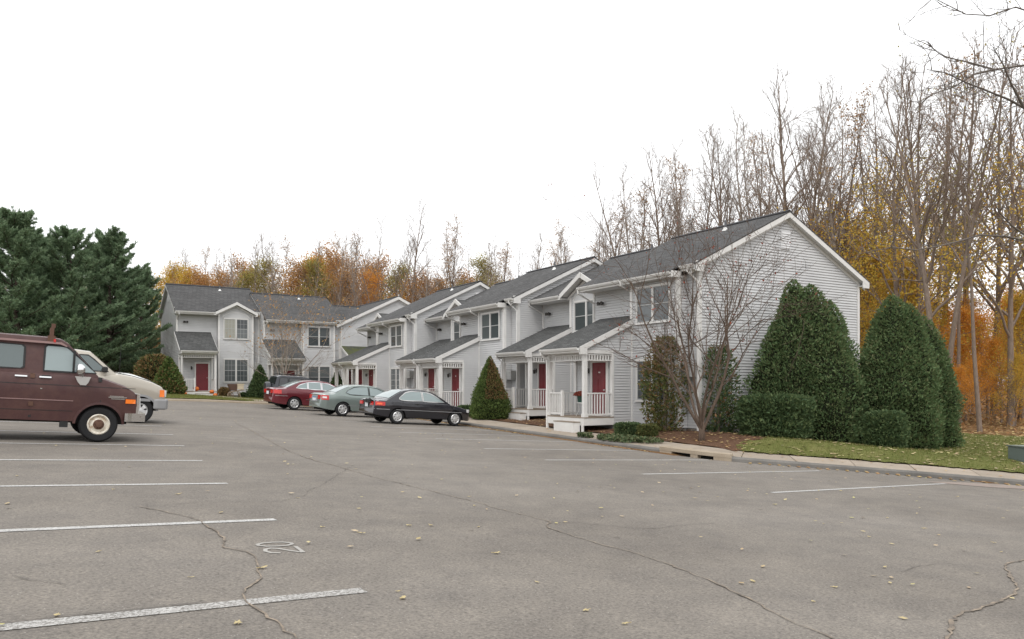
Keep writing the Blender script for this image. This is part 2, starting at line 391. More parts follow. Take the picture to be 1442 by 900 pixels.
def gz(X, Y):
    shp = np.shape(X); X = np.asarray(X, float).ravel(); Y = np.asarray(Y, float).ravel()
    e, j = kerb_dist(X, Y)
    L = lot(X, Y); K = lot(KPATH[j,0], KPATH[j,1])+.13
    B = np.interp(Y, [-20,0,14,19,26,32,45,57,62,80], [-.8,-.6,-.38,-.2,-.16,-.1,.08,.35,.5,.9])
    Bk = np.interp(Y, [-20,10,20,40,60,100], [-.95,-.88,-.8,-.6,-.2,.5])
    wx = sst((X-19)/8); TR = B*(1-wx)+Bk*wx
    TF = lot(np.clip(X,-12,16), np.full_like(X,46.9))+.14+.009*np.clip(Y-47, 0, 60)
    wf = sst((18.5-X)/4)*sst((Y-46)/4); T = TR*(1-wf)+TF*wf
    TL = lot(np.full_like(X,-4.2), Y)+.22; wl = sst((-3-X)/3); T = T*(1-wl)+TL*wl
    s = sst((e-1.5)/2.6); out = (K+.03*np.clip(e, 0, 1.6))*(1-s)+T*s
    return np.where(e <= 0, L, out).reshape(shp)
def gh(x, y): return float(gz(np.array([x]), np.array([y]))[0])
def lt(x, y): return float(lot(x, y))

def grid_sheet(name, xs, ys, zfun, matl, keep=None, **kw):
    XX, YY = np.meshgrid(xs, ys, indexing='ij'); ZZ = zfun(XX, YY)
    V = np.c_[XX.ravel(), YY.ravel(), ZZ.ravel()]
    nx, ny = len(xs), len(ys); I = np.arange(nx*ny).reshape(nx, ny)
    Q = np.stack([I[:-1,:-1], I[1:,:-1], I[1:,1:], I[:-1,1:]], -1).reshape(-1, 4)
    if keep is not None:
        c = V[Q].mean(1); Q = Q[keep(c[:,0], c[:,1])]
        used = np.unique(Q); re = np.full(len(V), -1); re[used] = np.arange(len(used)); V = V[used]; Q = re[Q]
    return np_mesh(name, V, Q, matl, smooth=True, **kw)
def axis(lo, flo, fhi, hi, fs):
    a = np.arange(flo, fhi+1e-6, fs); r = [fhi]; st = fs
    while r[-1] < hi: st *= 1.35; r.append(r[-1]+st)
    l = [flo]; st = fs
    while l[-1] > lo: st *= 1.35; l.append(l[-1]-st)
    return np.r_[l[1:][::-1], a, r[1:]]
def ground_z(X, Y):
    e, _ = kerb_dist(X, Y); e = e.reshape(np.shape(X))
    return gz(X, Y)-np.where(e < 1.9, .10, .0)
tag(grid_sheet('ground', axis(-900,-8,46,900,.8), axis(-900,-6,76,1500,.8), ground_z, M['woodfloor']), kind='structure')

# asphalt: fan strips from the left edge to the kerb path (kerb inner line, e = 0)
poly = [Vector((p[0], p[1], 0)) for p in KPATH]+[Vector((34,-30,0)), Vector((-4.2,-30,0))]
bm = bmesh.new(); vs = [bm.verts.new(p) for p in poly]; bm.faces.new(vs)
bmesh.ops.triangulate(bm, faces=bm.faces)
for ax, rngv in (((1,0,0), np.arange(-3,34,1.5)), ((0,1,0), np.arange(-28,47,1.5))):
    for v in rngv:
        bmesh.ops.bisect_plane(bm, geom=bm.verts[:]+bm.edges[:]+bm.faces[:], plane_co=(v if ax[0] else 0, v if ax[1] else 0, 0), plane_no=ax, dist=1e-5)
for v in bm.verts: v.co.z = lt(v.co.x, v.co.y)
me = bpy.data.meshes.new('parking_lot'); bm.to_mesh(me); bm.free(); me.materials.append(M['asphalt'])
for p in me.polygons: p.use_smooth = True
LOT = bpy.data.objects.new('parking_lot', me); COL.objects.link(LOT); tag(LOT, kind='structure')

def px_lot(px, py):
    d = ray(px, py); k = EYE/(-.0622*d.x+.0213*d.y-d.z); return d.x*k, d.y*k
def ribbon(name, pts, width, matl, parent, lift=.006, wfun=None, step=.3):
    """flat strip draped on the lot along a plan polyline"""
    P, s = smooth_path(pts, step) if step else (np.array(pts, float), None)
    T = np.gradient(P, axis=0); T /= np.linalg.norm(T, axis=1)[:,None]; N = np.c_[-T[:,1], T[:,0]]
    w = np.full(len(P), width) if wfun is None else wfun(len(P))
    A = P+N*w[:,None]/2; B = P-N*w[:,None]/2
    V = np.r_[np.c_[A, lot(A[:,0], A[:,1])+lift], np.c_[B, lot(B[:,0], B[:,1])+lift]]; n = len(P)
    Q = [(n+i, n+i+1, i+1, i) for i in range(n-1)]
    return np_mesh(name, V, Q, matl, parent=parent)
# stall lines: left row (ends in the aisle) and right row (run to the kerb)
left_ends = [(1.93,5.22),(2.05,8.14),(2.13,11.03),(2.30,14.0),(2.43,16.91),(2.62,19.95),(2.74,23.1),(2.85,26.0),(2.95,28.9)]
for i, (x, y) in enumerate([(1.8,2.3)]+left_ends):
    sl = .088-.004*i
    ribbon('painted_line', [(x, y), (x-2, y-2*sl), (x-5.6, y-5.6*sl)], .115 if i != 1 else .13, M['line'] if i != 1 else M['line_worn'], LOT, lift=.005)
right_ends = [(11.21,9.52),(10.55,12.28),(9.97,15.02),(9.95,17.91),(10.09,21.2),(10.05,23.83),(10.11,26.66),(10.15,29.6),(10.2,32.5),(10.2,35.4),(10.2,38.3),(10.2,41.2)]
for i, (x, y) in enumerate(right_ends):
    sl = .143-.012*min(i, 9); xe = 15.8 if i > 2 else [18.6,17.35,15.95][i]
    ribbon('painted_line', [(x, y), ((x+xe)/2, y+(xe-x)/2*sl), (xe, y+(xe-x)*sl)], .105, M['line'], LOT, lift=.005)
# stall number 20, read from the aisle (up = away from the aisle)
def stroke_number(cx, cy, sc):
    two = [(.02,.62),(.06,.80),(.2,.9),(.36,.84),(.42,.68),(.36,.50),(.16,.28),(.0,.06),(.0,.0),(.46,.0)]
    zero = [(.9,.45),(.88,.72),(.78,.9),(.68,.9),(.58,.72),(.56,.45),(.58,.18),(.68,.0),(.78,.0),(.88,.18),(.9,.45)]
    V = []; Q = []
    for ch in (two, zero):
        pts = [(cx-v*sc*.62, cy+u*sc*.95) for u, v in ch]
        for a, b in zip(pts[:-1], pts[1:]):
            a = np.array(a); b = np.array(b); d = (b-a)/np.linalg.norm(b-a); nn = np.array([-d[1], d[0]])*.017
            q = [a-d*.012+nn, b+d*.012+nn, b+d*.012-nn, a-d*.012-nn]; o = len(V)
            V += [(p[0], p[1], lt(p[0], p[1])+.0045+.00008*(len(V)/4)) for p in q]; Q.append((o, o+1, o+2, o+3))
    np_mesh('stall_number', V, Q, M['number'], parent=LOT)
x, y = px_lot(418, 774); stroke_number(x+.02, y-.12, .52)
# cracks
def crack(px, w, dark=False, seed=0):
    r = np.random.default_rng(seed); pts = [np.array(px_lot(*p)) for p in px]; P, s = smooth_path(pts, .07)
    j = np.cumsum(r.normal(0, .012, (len(P), 2)), axis=0); j -= np.linspace(0, 1, len(P))[:,None]*j[-1]; P = P+j*.8+r.normal(0, .006, (len(P), 2))
    ww = w*.68*(.45+1.0*np.abs(np.convolve(r.normal(0, 1, len(P)), np.ones(5)/5, 'same'))); ww[0] = ww[-1] = .003
    ribbon('crack', P, w, M['crack_dark'] if dark else M['crack'], LOT, lift=.009, wfun=lambda n: ww, step=None)
crack([(330,595),(400,630),(480,656),(560,678),(640,700),(720,722),(772,735),(774,745),(850,770),(920,787),(1000,820),(1060,848),(1120,878),(1190,905)], .024, seed=1)
crack([(774,734),(830,738),(900,744),(960,741),(1010,737)], .014, True, 2)
crack([(190,713),(240,722),(290,738),(320,760),(330,772),(358,778),(365,800),(370,815),(356,828),(360,845),(380,868),(405,890),(420,912)], .026, seed=3)
crack([(290,649),(390,653),(480,655),(560,656),(640,656),(700,653),(740,650)], .014, True, 4)
crack([(0,880),(60,872),(140,864),(200,858),(292,849)], .022, True, 5)
crack([(1455,788),(1420,800),(1430,820),(1437,838),(1420,848),(1390,862),(1352,875),(1332,905)], .042, seed=6)
crack([(1270,806),(1292,798),(1322,795)], .012, True, 7)
crack([(20,810),(50,815),(95,824)], .012, True, 8)
crack([(500,655),(430,700),(300,708),(200,714)], .009, True, 9)
a = np.linspace(0, 2*PI, 22)[:-1]; cx, cy = 19.9, 10.1
pv = [(cx+1.5*math.cos(t)*(1+.12*math.sin(3*t)), cy+.55*math.sin(t)-.55*math.cos(t)*1.1) for t in a]
o = MB(); o.add([(p[0], p[1], lt(*p)+.007) for p in pv], [tuple(range(len(pv)))]); o.build('repair_patch', M['patch'], LOT)

# kerb, walk slabs, storm drain
KERB = empty('kerb'); tag(KERB, kind='structure')
WALK = empty('sidewalk'); tag(WALK, kind='structure')
def sidx(x, y): return int(kerb_dist(np.array([x]), np.array([y]))[1][0])
def extr(i0, i1, prof, zfun):
    """sweep a (outward, height) profile along the kerb path between path indices"""
    V = []; k = len(prof)
    for i in range(i0, i1+1):
        p = KPATH[i]; nrm = KN[i]; zb = zfun(p[0], p[1])
        for o_, h in prof: V.append((p[0]+nrm[0]*o_, p[1]+nrm[1]*o_, zb+h))
    n = i1-i0+1; mb = MB()
    fs = [(i*k+q, (i+1)*k+q, (i+1)*k+(q+1) % k, i*k+(q+1) % k) for i in range(n-1) for q in range(k)]
    fs += [tuple(range(k))[::-1], tuple((n-1)*k+q for q in range(k))]
    mb.add(V, fs); return mb
iD0, iD1 = sidx(15.98,17.75), sidx(16.45,15.45)
KPROF = [(0,-.12),(.005,.085),(.035,.128),(.16,.132),(.16,-.12)]
i_far1 = sidx(15.9,43.6); i = 0; NK = len(KPATH)-1; first = True
r_ = random.Random(3)
while i < NK:
    step = 9 if r_.random() < .8 else 12
    j = min(i+step, NK)
    if i < iD0 < j: j = iD0
    if i == iD0: i = iD1; continue
    if j > i:
        kb = extr(i, j, [(a_, h+r_.uniform(-.004,.004)) for a_, h in KPROF], lt)
        for q in range(len(kb.v)):      # open the joints a little
            pass
        kb.build('kerb_block', M['kerbstone'] if j <= i_far1 and i > sidx(-4,45) else M['kerb'], KERB)
    i = j
# slabs: 5 path steps each, from the row corner to the near end
i = i_far1
while i < NK-1:
    j = min(i+6, NK); dz = r_.uniform(-.006,.006)
    V = []; o0, o1 = .165, 1.52
    mb = MB(); g_ = .02
    pts = []
    for q in (i, j):
        s_ = g_ if q == i else -g_
        p = KPATH[q]+KT[q]*s_/2; zb = lt(*KPATH[q])+.13+dz
        pts.append([(p[0]+KN[q][0]*o0, p[1]+KN[q][1]*o0, zb), (p[0]+KN[q][0]*o1, p[1]+KN[q][1]*o1, zb+.045)])
    (a0, a1), (b0, b1) = pts; t_ = .12
    vs = [a0,b0,b1,a1]+[(x_,y_,z_-t_) for x_,y_,z_ in (a0,b0,b1,a1)]
    mb.add(vs, [(0,3,2,1),(4,5,6,7),(0,1,5,4),(1,2,6,5),(2,3,7,6),(3,0,4,7)])
    mb.build('slab', M['walk'], WALK); i = j
# storm drain inlet set into the kerb
pm = KPATH[(iD0+iD1)//2]; dr = empty('storm_drain', (0,0,0)); tag(dr, 'stone kerb inlet with two dark slots, set in the kerb by the bare tree', 'storm drain')
n0 = iD0; n1 = iD1
top = extr(n0, n1, [(-.03,.10),(-.03,.20),(.10,.215),(.30,.205),(.30,.10)], lt); top.build('cap_stone', M['kerbstone'], dr)
kk = n1-n0
for a_, b_ in ((n0, n0+2), (n0+kk//2, n0+kk//2+1), (n1-2, n1)):
    extr(a_, max(b_, a_+1), [(-.02,-.12),(-.02,.10),(.25,.10),(.25,-.12)], lt).build('pier', M['kerbstone'], dr)
extr(n0, n1, [(.16,-.12),(.16,.09),(.26,.09),(.26,-.12)], lt).build('dark_opening', M['void'], dr)

# lawns and beds
def mulch_edge(X): return np.interp(X, [15,17.2,20,22.8,26,28.8,30.2,31.2,33,38,44], [16.1,16.35,17.4,17.75,17.3,16.6,16.8,19.5,23,25,26])
def e_of(X, Y): return kerb_dist(X, Y)[0].reshape(np.shape(X))
def keep_rl(X, Y): return (e_of(X, Y) > 1.50) & (X > 16.6) & (Y < mulch_edge(X)+.15*np.sin(X*3.1)) & (X+.35*np.sin(Y*1.7)-.25*Y < 31.6)
def keep_m(X, Y): return (e_of(X, Y) > 1.48) & (X > 15.5) & (X < 30.6) & (Y >= mulch_edge(X)+.15*np.sin(X*3.1)-.25) & (Y < 46) & ((Y < 21) | (X < 24))
def keep_fl(X, Y): return (e_of(X, Y) > .16) & (Y > 46.5) & (Y < 62.5) & (X < 15.8) & (X > -20)
tag(grid_sheet('mulch_bed', np.arange(15.5,31.6,.25), np.arange(15.5,46,.25), lambda X, Y: gz(X, Y)+.02+.02*np.sin(X*5)*np.sin(Y*4.3), M['mulch'], keep_m), kind='structure')
tag(grid_sheet('lawn', np.arange(16,42,.22), np.arange(-8,26,.22), lambda X, Y: gz(X, Y)+.035, M['lawn'], keep_rl), kind='structure')
tag(grid_sheet('lawn', np.arange(-20,16.2,.4), np.arange(46,62.6,.4), lambda X, Y: gz(X, Y)+.03, M['lawn'], keep_fl), kind='structure')
tag(grid_sheet('lawn', np.arange(-30,-4.2,.8), np.arange(-14,60,.8), lambda X, Y: gz(X, Y)+.03, M['lawn'], lambda X, Y: (e_of(X, Y) > .17) & (X < -4.2)), kind='structure')
# concrete path from the far kerb to the left house porch
PATH = empty('garden_path'); tag(PATH, kind='structure')
for k in range(9):
    y0, y1 = 47.08+k*1.46, 47.08+k*1.46+1.44; xc0, xc1 = np.interp([y0, y1], [47,60.3], [11.0,10.15]); w0, w1 = np.interp([y0, y1], [47,50,60.3], [1.5,.75,.7])
    mb = MB(); vs = [(xc0-w0,y0,gh(xc0,y0)+.05),(xc0+w0,y0,gh(xc0,y0)+.05),(xc1+w1,y1,gh(xc1,y1)+.05),(xc1-w1,y1,gh(xc1,y1)+.05)]
    vs += [(x_,y_,z_-.09) for x_,y_,z_ in vs]
    mb.add(vs, [(0,3,2,1),(4,5,6,7),(0,1,5,4),(1,2,6,5),(2,3,7,6),(3,0,4,7)]); mb.build('slab', M['walk'], PATH)
# ------------------------------------------------------------------ townhouses
W_, N_, B_, D_, S_, HALF = 6.19, .605, 2.613, .43, 1.506, 4.55
R_ = W_-N_-B_                       # recessed porch part of a unit
SLP = .481; EAVE = 5.30; OV = .40; LAP = .107
def clip_z(poly, a, lower):
    out = []
    for i in range(len(poly)):
        p, q = poly[i], poly[(i+1) % len(poly)]
        ip = (p[1] >= a) if lower else (p[1] <= a); iq = (q[1] >= a) if lower else (q[1] <= a)
        if ip: out.append(p)
        if ip != iq:
            t = (a-p[1])/(q[1]-p[1]); out.append((p[0]+(q[0]-p[0])*t, a))
    return out
def siding(mb, poly, org, ud, nd, z0=-.35, lap=LAP, m=0):
    """clapboard courses on a convex polygon (s, z); ud runs along the wall, nd points outdoors"""
    zmin = min(p[1] for p in poly); zmax = max(p[1] for p in poly)
    k = math.floor((zmin-z0)/lap); a = z0+k*lap
    while a < zmax-1e-4:
        b = a+lap; c = clip_z(clip_z(poly, max(a, zmin), True), b, False)
        c2 = []
        for p in c:
            if not c2 or (abs(p[0]-c2[-1][0]) > 1e-5 or abs(p[1]-c2[-1][1]) > 1e-5): c2.append(p)
        if len(c2) > 2 and abs(c2[0][0]-c2[-1][0])+abs(c2[0][1]-c2[-1][1]) < 2e-5: c2.pop()
        if len(c2) > 2:
            def P(s, z, o): return (org[0]+ud[0]*s+nd[0]*o, org[1]+ud[1]*s+nd[1]*o, z)
            gp_ = lap*.12                        # open shadow gap under each butt edge
            up_ = clip_z(c2, a+gp_, True); lo_ = clip_z(c2, a+gp_, False)
            if len(lo_) > 2: mb.add([P(s, z, -.004) for s, z in lo_], [tuple(range(len(lo_)))], m)
            if len(up_) > 2:
                mb.add([P(s, z, .004+.029*(1-(z-a)/lap)) for s, z in up_], [tuple(range(len(up_)))], m)
                zz = min(p[1] for p in up_); bot = [p for p in up_ if p[1] < zz+1e-4]
                if len(bot) >= 2:
                    s0, s1 = min(p[0] for p in bot), max(p[0] for p in bot); oo = .004+.029*(1-(zz-a)/lap)
                    mb.add([P(s0,zz,oo), P(s1,zz,oo), P(s1,zz,-.004), P(s0,zz,-.004)], [(0,1,2,3)], m)
        a = b
CACHE = {}
def window(parent, x, y, z0, h, wd=1.9, grid=0, curtain=False):
    """twin double-hung window facing -y; x = centre, y = wall face"""
    key = ('win', round(h,3), wd)
    if key not in CACHE:
        mb = MB(); t = .085
        mb.box(-wd/2, wd/2, -.05, .0, h-t, h); mb.box(-wd/2, -wd/2+t*.75, -.05, .0, t, h-t); mb.box(wd/2-t*.75, wd/2, -.05, .0, t, h-t)
        mb.box(-.045, .045, -.05, .0, t, h-t); mb.box(-wd/2-.03, wd/2+.03, -.075, .0, 0, t*.8)
        fr = mb.build('window', M['trim']); sh = MB(); hw = wd/2
        for c in (-1, 1):
            xa, xb = (-hw+.064, -.045) if c < 0 else (.045, hw-.064)
            zm = h*.5
            for za, zb, yo in ((.075, zm+.02, -.022), (zm-.02, h-.085, -.034)):
                sh.box(xa, xa+.03, yo, -.001, za, zb); sh.box(xb-.03, xb, yo, -.001, za, zb); sh.box(xa+.03, xb-.03, yo, -.001, za, za+.035); sh.box(xa+.03, xb-.03, yo, -.001, zb-.035, zb)
        ss = sh.build('sash', M['muntin']); pw = hw-.064-.045-.06; ph = h*.5-.10
        pb = MB(); pb.box(-pw/2, pw/2, -.012, -.004, 0, ph); pn = pb.build('pane', M['glass'])
        mu = MB()
        for i in (1, 2): mu.box(-pw/2+pw*i/3-.007, -pw/2+pw*i/3+.007, -.019, -.006, 0, ph)
        mu.box(-pw/2, pw/2, -.0185, -.0065, ph/2-.007, ph/2+.007); mun = mu.build('muntin', M['muntin'])
        cu = MB()
        for i in range(7): cu.box(-pw/2+pw*i/7+.004, -pw/2+pw*(i+.92)/7, -.0165, -.0125, 0, ph)
        cur = cu.build('curtain', M['curtain'])
        for o in (fr, ss, pn, mun, cur): COL.objects.unlink(o)
        CACHE[key] = (fr, ss, pn, mun, cur, hw, pw, ph)
    fr, ss, pn, mun, cur, hw, pw, ph = CACHE[key]
    o = share(fr, 'window', parent, (x, y-.003, z0)); share(ss, 'sash', o)
    for c in (-1, 1):
        xc = c*(.045+hw-.064)/2
        for za in (.105, h*.5+.012):
            share(pn, 'pane', o, (xc, 0, za))
            if grid: share(mun, 'muntin', o, (xc, 0, za))
            if curtain and c < 0: share(cur, 'curtain', o, (xc, 0, za))
    return o
def door(parent, x, y, z0, h=2.06, w=.88):
    if 'door' not in CACHE:
        mb = MB(); mb.box(-w/2, w/2, -.03, .0, 0, h)
        for cx in (-w/4+.01, w/4-.01):
            for za, zb in ((.16,.72),(.84,1.42),(1.54,1.9)):
                mb.box(cx-.145, cx+.145, -.038, -.03, za, zb); mb.box(cx-.12, cx+.12, -.044, -.038, za+.03, zb-.03)
        dm = mb.build('door', M['door'])
        fb = MB(); fb.box(-w/2-.10, -w/2-.004, -.06, .0, 0, h+.10); fb.box(w/2+.004, w/2+.10, -.06, .0, 0, h+.10); fb.box(-w/2-.004, w/2+.004, -.06, .0, h+.004, h+.10); fb.box(-w/2-.1, w/2+.1, -.09, 0, -.04, -.002)
        fm = fb.build('door_frame', M['trim']); hb = MB(); hb.lathe([(0,-.11),(.022,-.105),(.03,-.085),(.02,-.06),(.012,-.045),(.03,-.04),(.03,-.03)], 12, 'y', (w/2-.09,0,.98)); hm = hb.build('handle', M['dullchrome'])
        nb = MB(); nb.box(-.11, .11, -.05, -.045, 1.50, 1.55); nm = nb.build('number_plate', M['trim'])
        for o in (dm, fm, hm, nm): COL.objects.unlink(o)
        CACHE['door'] = (dm, fm, hm, nm)
    dm, fm, hm, nm = CACHE['door']
    sc = (1, 1, h/2.06)
    o = share(dm, 'door', parent, (x, y-.003, z0)); share(fm, 'door_frame', o); share(hm, 'handle', o)
    return o
def railing(parent, a, b, z0, h=.92):
    """a, b plan end points; rail object with balusters as children"""
    L = math.dist(a, b); rz = math.atan2(b[1]-a[1], b[0]-a[0]); key = ('rail', round(L,2))
    if key not in CACHE:
        mb = MB(); mb.box(0, L, -.035, .035, h-.05, h); o = mb.build('railing', M['trim']); COL.objects.unlink(o); mb = MB(); mb.box(0, L, -.025, .025, .06, .12); o2 = mb.build('bottom_rail', M['trim']); COL.objects.unlink(o2); CACHE[key] = (o, o2)
    if 'bal' not in CACHE:
        mb = MB(); mb.box(-.019, .019, -.019, .019, .12, h-.05); o = mb.build('baluster', M['trim']); COL.objects.unlink(o); CACHE['bal'] = o
    r = share(CACHE[key][0], 'railing', parent, (a[0], a[1], z0), (0,0,rz)); share(CACHE[key][1], 'bottom_rail', r)
    n = max(2, round(L/.135)-1)
    for i in range(n): share(CACHE['bal'], 'baluster', r, ((i+1)*L/(n+1), 0, 0))
    return r
def valance(parent, a, b, z0, h=.21):
    L = math.dist(a, b); rz = math.atan2(b[1]-a[1], b[0]-a[0]); mb = MB()
    mb.box(0, L, -.03, .03, 0, .04); mb.box(0, L, -.03, .03, h, h+.035); n = max(3, round(L/.125)-1)
    for i in range(n):
        c = (i+1)*L/(n+1); mb.box(c-.026, c+.026, -.02, .02, .04, h)
    o = mb.build('valance', M['trim'], parent, loc=(a[0], a[1], z0)); o.rotation_euler = (0,0,rz); return o
def slab(mb, p, th, m=0):
    """roof plate: 4 (or more) top points, thickness th straight down"""
    n = len(p); vs = list(p)+[(q[0], q[1], q[2]-th) for q in p]
    mb.add(vs, [tuple(range(n)), tuple(range(n, 2*n))[::-1]]+[(i, n+i, n+(i+1) % n, (i+1) % n) for i in range(n)], m)
def gutter(parent, x0, x1, y, z):
    mb = MB(); mb.prism([(y, z-.115), (y-.075, z-.115), (y-.115, z-.05), (y-.125, z), (y-.105, z), (y-.095, z-.045), (y-.065, z-.10), (y, z-.10)], 'x', x0, x1)
    return mb.build('gutter', M['trim'], parent)
def downspout(parent, pts):
    mb = MB(); mb.tube(pts, .042, 6); return mb.build('downspout', M['trim'], parent)

def unit(P, x0, y0, z0, kind, vs=1.0, pshift=0.0, grid=0, curtain=0, left_gable=True, right_gable=True, moss=False, ac=True, porch=True, wall_left_y=None):
    H = lambda z: z0+z*vs
    HE = z0+EAVE*vs; xr = x0+R_; xb = xr+B_; xe = x0+W_; yw = y0+D_; yr = yw+HALF; yb = yw+2*HALF; ye = y0-OV
    roofz = lambda y: HE+(y-ye)*SLP if y <= yr else HE+(yr-ye)*SLP-(y-yr)*SLP
    ZR = roofz(yr); base = z0-.35; wt = HE-.10; lap = LAP*vs
    sd = MB(); Fr = (1,0); 
    def front(xa, xb_, y, za, zb): siding(sd, [(xa,za),(xb_,za),(xb_,zb),(xa,zb)], (0,y), (1,0), (0,-1), base, lap)
    def side(x, ya, yb_, za, zb, right): siding(sd, [(ya,za),(yb_,za),(yb_,zb),(ya,zb)], (x,0), (0,1), (1 if right else -1,0), base, lap)
    # front walls
    front(x0, xr, yw, base, wt); front(xb, xe, yw, base, wt+.1)
    if kind == 'F': front(xr, xb, y0, base, wt)
    else:
        cx = (xr+xb)/2; siding(sd, [(xr,base),(xb,base),(xb,HE-.02),(cx,HE+.66),(xr,HE-.02)], (0,y0), (1,0), (0,-1), base, lap)
    side(xr, y0, yw, base, wt, False); side(xb, y0, yw, base, wt, True)
    # gable walls
    gp = [(yw,base),(yb,base),(yb,roofz(yb)-.06),(yr,ZR-.06),(yw,roofz(yw)-.06)]
    if right_gable: siding(sd, gp, (xe,0), (0,1), (1,0), base, lap)
    if left_gable: siding(sd, gp, (x0,0), (0,1), (-1,0), base, lap)
    siding(sd, [(x0,base),(xe,base),(xe,roofz(yb)-.1),(x0,roofz(yb)-.1)], (0,yb), (1,0), (0,1), base, lap)
    sd.build('siding', M['siding'], P)
    fd = MB(); fz = z0-1.3
    fd.box(x0+.02, xe-.02, yw+.02, yb-.02, fz, base+.01); fd.box(xr+.02, xb-.02, y0+.02, yw+.03, fz, base+.008); fd.build('foundation', M['found'], P)
    # corner boards
    t = .10
    def board(x, y, sx, zt):      # L-shaped corner board; sx = +1 when the wall runs to -x (right-hand corner)
        cb = MB(); cb.prism([(x+sx*.042, y-.042), (x+sx*.042, y+t), (x, y+t), (x, y), (x-sx*t, y), (x-sx*t, y-.042)], 'z', base, zt); cb.build('corner_board', M['trim'], P)
    board(xr, y0, -1, wt+.02); board(xb, y0, 1, wt+.02)
    if right_gable: board(xe, yw, 1, wt+.1); cb = MB(); cb.box(xe, xe+.042, yb-t, yb+.04, base, roofz(yb)-.1); cb.build('corner_board', M['trim'], P)
    if left_gable: board(x0, yw, -1, wt+.1); cb = MB(); cb.box(x0-.042, x0, yb-t, yb+.04, base, roofz(yb)-.1); cb.build('corner_board', M['trim'], P)
    # main roof
    ox0 = x0-(.25 if left_gable and kind == 'G' else .06); ox1 = xe+(.25 if right_gable else 0)
    yn = y0+D_-OV; rf = MB()
    if kind == 'F': slab(rf, [(ox0,ye,HE+.03),(xb+.06,ye,HE+.03),(xb+.06,yr,ZR+.03),(ox0,yr,ZR+.03)], .05)
    else:
        slab(rf, [(ox0,ye,HE+.03),(xr-.2,ye,HE+.03),(xr-.2,yr,ZR+.03),(ox0,yr,ZR+.03)], .05)
        slab(rf, [(xr-.2,y0+.04,roofz(y0+.04)+.03),(xb+.06,y0+.04,roofz(y0+.04)+.03),(xb+.06,yr,ZR+.03),(xr-.2,yr,ZR+.03)], .05)
    slab(rf, [(xb+.06,yn,roofz(yn)+.03),(ox1,yn,roofz(yn)+.03),(ox1,yr,ZR+.03),(xb+.06,yr,ZR+.03)], .05)
    slab(rf, [(ox0,yr,ZR+.03),(ox1,yr,ZR+.03),(ox1,yb+OV,roofz(yb+OV)+.03),(ox0,yb+OV,roofz(yb+OV)+.03)], .05)
    RF = rf.build('roof', M['shingle'], P)
    rc = MB(); rc.prism([(yr-.16,ZR-.025),(yr,ZR+.052),(yr+.16,ZR-.025),(yr+.16,ZR+.01),(yr,ZR+.09),(yr-.16,ZR+.01)], 'x', ox0+.02, ox1-.02); rc.build('ridge_cap', M['ridge'], RF)
    pv = MB(); px, py = x0+W_*.62, yr-.75; pz = roofz(py); pv.tube([(px,py,pz-.1),(px,py,pz+.42)], .05, 8); vp = pv.build('vent_pipe', M['pipe'], RF)
    fl = MB(); fl.lathe([(.0,.09),(.065,.085),(.10,.0),(.15,-.06)], 12, 'z', (px,py-.02,pz+.03)); fl.build('flashing', M['flash'], RF)
    # rakes, fascia, soffit
    tr = MB()
    def rake(x):
        for (ya, yb_) in ((yn, yr), (yb+OV, yr)):
            za, zb = roofz(ya), ZR
            p = [(ya,za-.021),(yr,zb-.021),(yr,zb-.215),(ya,za-.215)]
            tr.prism(p, 'x', x-.045 if x > x0+1 else x+.006, x-.006 if x > x0+1 else x+.045)
            p2 = [(ya,za-.055),(yr,zb-.055),(yr,zb-.36),(ya,za-.36)]
        for ya in (yn, yb+OV-.42): tr.box(x-.040 if x > x0+1 else x+.010, x-.010 if x > x0+1 else x+.040, ya, ya+.42, roofz(yb+OV)-.26 if ya > yr else roofz(yn)-.26, roofz(yb+OV)-.02 if ya > yr else roofz(yn)+.1)
    def under(x, sgn):   # boxed soffit between wall and rake
        for ya, yb_ in ((yn, yr), (yb+OV, yr)):
            za, zb = roofz(ya), ZR
            tr.prism([(ya,za-.12),(yr,zb-.12),(yr,zb-.20),(ya,za-.20)], 'x', min(x, x+sgn*.22), max(x, x+sgn*.22))
            tr.prism([(ya,za-.20),(yr,zb-.20),(yr,zb-.33),(ya,za-.33)], 'x', min(x, x+sgn*.035), max(x, x+sgn*.035))
    if right_gable: rake(ox1); under(xe, 1)
    if left_gable and kind == 'G': rake(ox0); under(x0, -1)
    xq = xb+.05 if kind == 'F' else xr-.22
    tr.box(ox0+.03, xq, ye+.01, ye+.045, HE-.20, HE-.022); tr.box(ox0+.03, xq, ye+.045, yw, HE-.20, HE-.155)
    tr.box(xb+.07, ox1-.03, yn+.01, yn+.045, roofz(yn)-.20, roofz(yn)-.022); tr.box(xb+.07, ox1-.03, yn+.045, yw, roofz(yn)-.20, roofz(yn)-.155)
    if kind == 'F': tr.box(xb+.03, xb+.075, ye, yn+.05, HE-.21, HE+.02)          # end of the boxed eave over the bay
    tr.box(ox0+.03, ox1-.03, yb+OV-.045, yb+OV-.01, roofz(yb+OV)-.2, roofz(yb+OV)-.02); tr.box(ox0+.03, ox1-.03, yb, yb+OV-.045, roofz(yb+OV)-.2, roofz(yb+OV)-.15)
    tr.build('eave_trim', M['trim'], P)
    if kind == 'F':
        gutter(P, ox0+.05, xr-.14, ye+.012, HE-.005); gutter(P, xr-.06, xb+.06, ye+.010, HE-.012)
    else:
        gutter(P, ox0+.05, xr-.30, ye+.012, HE-.005)
    gutter(P, xb+.09, ox1-.04, yn+.012, roofz(yn)-.005)
